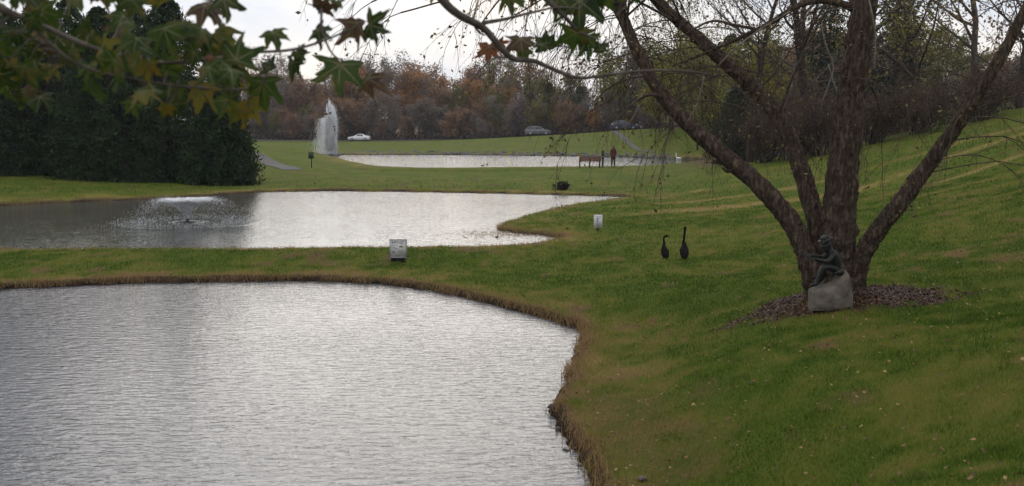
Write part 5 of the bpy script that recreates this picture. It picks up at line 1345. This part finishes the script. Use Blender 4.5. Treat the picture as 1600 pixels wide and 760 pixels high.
# floating leaves in the inlet
c0 = np.array(on_level(770, 366, Z2)); nfl = 520
q = rng.normal(0, 1, (nfl, 2)) * np.array([0.85, 0.75]) + c0 + np.array([0.3, 0])
q = q[sdist(q[:, 0], q[:, 1], PONDS[1][0]) < -0.05]; k = len(q)
a = rng.uniform(0, 6.28, k); s_ = rng.uniform(.03, .07, k)
Vf = np.stack([np.stack([q[:, 0] + np.cos(a + o_) * s_ * f_, q[:, 1] + np.sin(a + o_) * s_ * f_, np.full(k, Z2 + .006) + rng.random(k) * .006], 1) for o_, f_ in ((0, 1), (1.57, .6), (3.14, 1), (4.71, .6))], 1).reshape(-1, 3)
obj("floating_leaves", mesh_np("floating_leaves", Vf, np.arange(k * 4).reshape(-1, 4), rng.random(k)), M_LITTER, kind="stuff", label="floating leaves in the inlet by the grassy spit", category="leaves")

# ------------------------------------------------------------------ cars
M_GLASS, n, l, b = new_mat("car_glass"); b.inputs["Base Color"].default_value = (0.012, 0.014, 0.016, 1); b.inputs["Roughness"].default_value = 0.05
M_TYRE = plain("tyre_rubber", (0.014, 0.014, 0.014), 0.9); M_RIM = plain("rim_metal", (0.35, 0.35, 0.36), 0.35, 0.8); M_LAMP = plain("lamp_lens", (0.7, 0.68, 0.62), 0.15); M_TAIL = plain("tail_lens", (0.35, 0.015, 0.015), 0.2)
def paint(name, c):
    m, n, l, b = new_mat(name); b.inputs["Base Color"].default_value = (*c, 1); b.inputs["Roughness"].default_value = 0.3; b.inputs["Coat Weight"].default_value = 0.6; b.inputs["Metallic"].default_value = 0.2
    t = n.new("ShaderNodeTexNoise"); t.inputs["Scale"].default_value = 2; r = rampnode(n, [(0.3, tuple(x * .92 for x in c)), (0.7, tuple(min(1, x * 1.06) for x in c))]); l.new(t.outputs["Fac"], r.inputs["Fac"]); l.new(r.outputs["Color"], b.inputs["Base Color"])
    return m
def car(label, px, py, Y, L, col, rz, kind):
    p = at(px, py, Y); z_ = H(p.x, p.y) + 0.06
    e = thing("car", label, "car", (p.x, p.y, z_), rz, "cars on the far road"); s = L / 4.6
    if kind == 'sedan':   # nose at -x
        top = [(-2.3, .55), (-2.25, .70), (-1.9, .80), (-1.2, .92), (-.95, .96), (-.25, 1.38), (.2, 1.45), (.8, 1.42), (1.55, 1.06), (1.9, 1.03), (2.25, .96), (2.3, .70)]
    else:
        top = [(-2.3, .60), (-2.26, .80), (-2.0, .92), (-1.35, 1.02), (-1.1, 1.06), (-.5, 1.52), (0, 1.62), (1.0, 1.62), (1.75, 1.52), (2.12, 1.10), (2.27, 1.0), (2.3, .70)]
    belt = .98 if kind == 'sedan' else 1.08
    mb = MB(); V_ = []
    for x_, zt in top:
        zb_ = .26 if abs(x_) < 2.28 else .36
        zt_ = min(zt, belt); w0 = .86 if abs(x_) < 2.1 else .74
        wr = w0 - .30 * max(0, zt - belt) / .55
        V_ += [(x_, -w0 * .94, zb_), (x_, -w0, zb_ + .2), (x_, -w0, zt_ - .06), (x_, -w0 * .97, zt_), (x_, -wr * .93, zt), (x_, wr * .93, zt), (x_, w0 * .97, zt_), (x_, w0, zt_ - .06), (x_, w0, zb_ + .2), (x_, w0 * .94, zb_)]
    n_ = len(top); Q_ = [(i * 10 + j, i * 10 + (j + 1) % 10, (i + 1) * 10 + (j + 1) % 10, (i + 1) * 10 + j) for i in range(n_ - 1) for j in range(10)]
    mb.add(np.array(V_) * s, Q_); caps = MB()
    me_ = mesh_np("body", np.array(V_) * s, [np.array(Q_), ]); bm = bmesh.new(); bm.from_mesh(me_); bm.verts.ensure_lookup_table()
    bm.faces.new([bm.verts[j] for j in range(9, -1, -1)]); bm.faces.new([bm.verts[(n_ - 1) * 10 + j] for j in range(10)])
    bmesh.ops.recalc_face_normals(bm, faces=bm.faces); bm.to_mesh(me_); bm.free()
    for q_ in me_.polygons: q_.use_smooth = True
    me_.set_sharp_from_angle(angle=math.radians(35))
    body = obj("body", me_, col, e)
    cab = [(x_, zt) for x_, zt in top if zt > belt + .1]
    x0, x1 = cab[0][0], cab[-1][0]
    for sg in (-1, 1):
        for (a0, a1, b0, b1) in ((x0 - .30, -.02 + (x0 + x1) / 2, x0 + .12, -.02 + (x0 + x1) / 2), (.06 + (x0 + x1) / 2, x1 + .25, .06 + (x0 + x1) / 2, x1 - .12)):
            zt = (1.36 if kind == 'sedan' else 1.52); y0 = .845; y1 = y0 - .30 * (zt - belt) / .55 + .0
            mb = MB(); mb.add(np.array([(a0, sg * (y0 + .012), belt + .02), (a1, sg * (y0 + .012), belt + .02), (b1, sg * (y1 + .012), zt), (b0, sg * (y1 + .012), zt)]) * s, [(0, 1, 2, 3) if sg < 0 else (3, 2, 1, 0)]); obj("side_window", mb.mesh("side_window"), M_GLASS, body)
    ws = ((-.92, .985, -.28, 1.375), (1.52, 1.09, .84, 1.41)) if kind == 'sedan' else ((-1.07, 1.09, -.53, 1.505), (2.10, 1.14, 1.78, 1.49))
    for nm, (xa, za, xb, zb_) in zip(("windscreen", "rear_window"), ws):
        sg = -1 if nm == "windscreen" else 1
        o_ = .012; mb = MB(); mb.add((np.array([(xa, -.70, za), (xa, .70, za), (xb, .55, zb_), (xb, -.55, zb_)]) + np.array([sg * o_, 0, o_])) * s, [(0, 1, 2, 3) if sg > 0 else (3, 2, 1, 0)]); obj(nm, mb.mesh(nm), M_GLASS, body)
    for wx in (-1.42, 1.38):
        for sg in (-1, 1):
            mb = MB(); mb.tube(np.array([(wx, sg * .68, .33), (wx, sg * .70, .33), (wx, sg * .86, .33), (wx, sg * .88, .33)]) * s, np.array([.28, .33, .33, .28]) * s, 18); w_ = obj("wheel", mb.mesh("wheel"), M_TYRE, e)
            mb = MB(); mb.tube(np.array([(wx, sg * .85, .33), (wx, sg * .892, .33)]) * s, np.array([.22, .20]) * s, 14); obj("rim", mb.mesh("rim"), M_RIM, w_)
    for sg in (-1, 1):
        mb = MB(); mb.box(np.array((-2.22, sg * .60, .72 if kind == 'sedan' else .84)) * s, np.array((.14, .26, .12)) * s); obj("headlight", mb.mesh("headlight"), M_LAMP, e)
        mb = MB(); mb.box(np.array((2.25, sg * .60, .86)) * s, np.array((.12, .26, .14)) * s); obj("taillight", mb.mesh("taillight"), M_TAIL, e)
        mb = MB(); mb.box(np.array((-.85 if kind == 'sedan' else -1.0, sg * .93, belt + .06)) * s, np.array((.10, .12, .10)) * s); obj("mirror", mb.mesh("mirror"), col, e)
    return e
car("white sedan driving left on the far road beside the tall fountain", 561.5, 221.5, 204, 4.35, paint("white_paint", (0.72, 0.70, 0.70)), math.radians(-2), 'sedan')
car("grey hatchback on the far road in front of the dark evergreens", 840, 212.5, 187, 4.7, paint("grey_paint", (0.13, 0.13, 0.145)), math.radians(180 + 3), 'suv')
car("dark blue car half hidden on the far road above the footpath", 974, 204, 177, 4.6, paint("blue_paint", (0.05, 0.06, 0.11)), math.radians(180 + 8), 'suv')

# turn the grown bodies into plain meshes
dg = bpy.context.evaluated_depsgraph_get()
new = [bpy.data.meshes.new_from_object(o.evaluated_get(dg)) for o in SKINS]
for o, m2 in zip(SKINS, new):
    mt = o.data.materials[0]; o.modifiers.clear(); o.data = m2; m2.name = o.name
    m2.materials.clear(); m2.materials.append(mt)
    m2.polygons.foreach_set("use_smooth", np.ones(len(m2.polygons), bool))

# ------------------------------------------------------------------ light autumn haze
hz, n, l, b = new_mat("haze_air"); n.remove(b)
pv = n.new("ShaderNodeVolumePrincipled"); pv.inputs["Color"].default_value = (0.80, 0.82, 0.86, 1); pv.inputs["Density"].default_value = 0.0002
l.new(pv.outputs["Volume"], n["Material Output"].inputs["Volume"])
mb = MB(); mb.box((0, 345, 19.0), (900, 770, 44.0))
obj("haze", mb.mesh("haze"), hz, kind="stuff", label="thin pale haze over the park", category="haze")
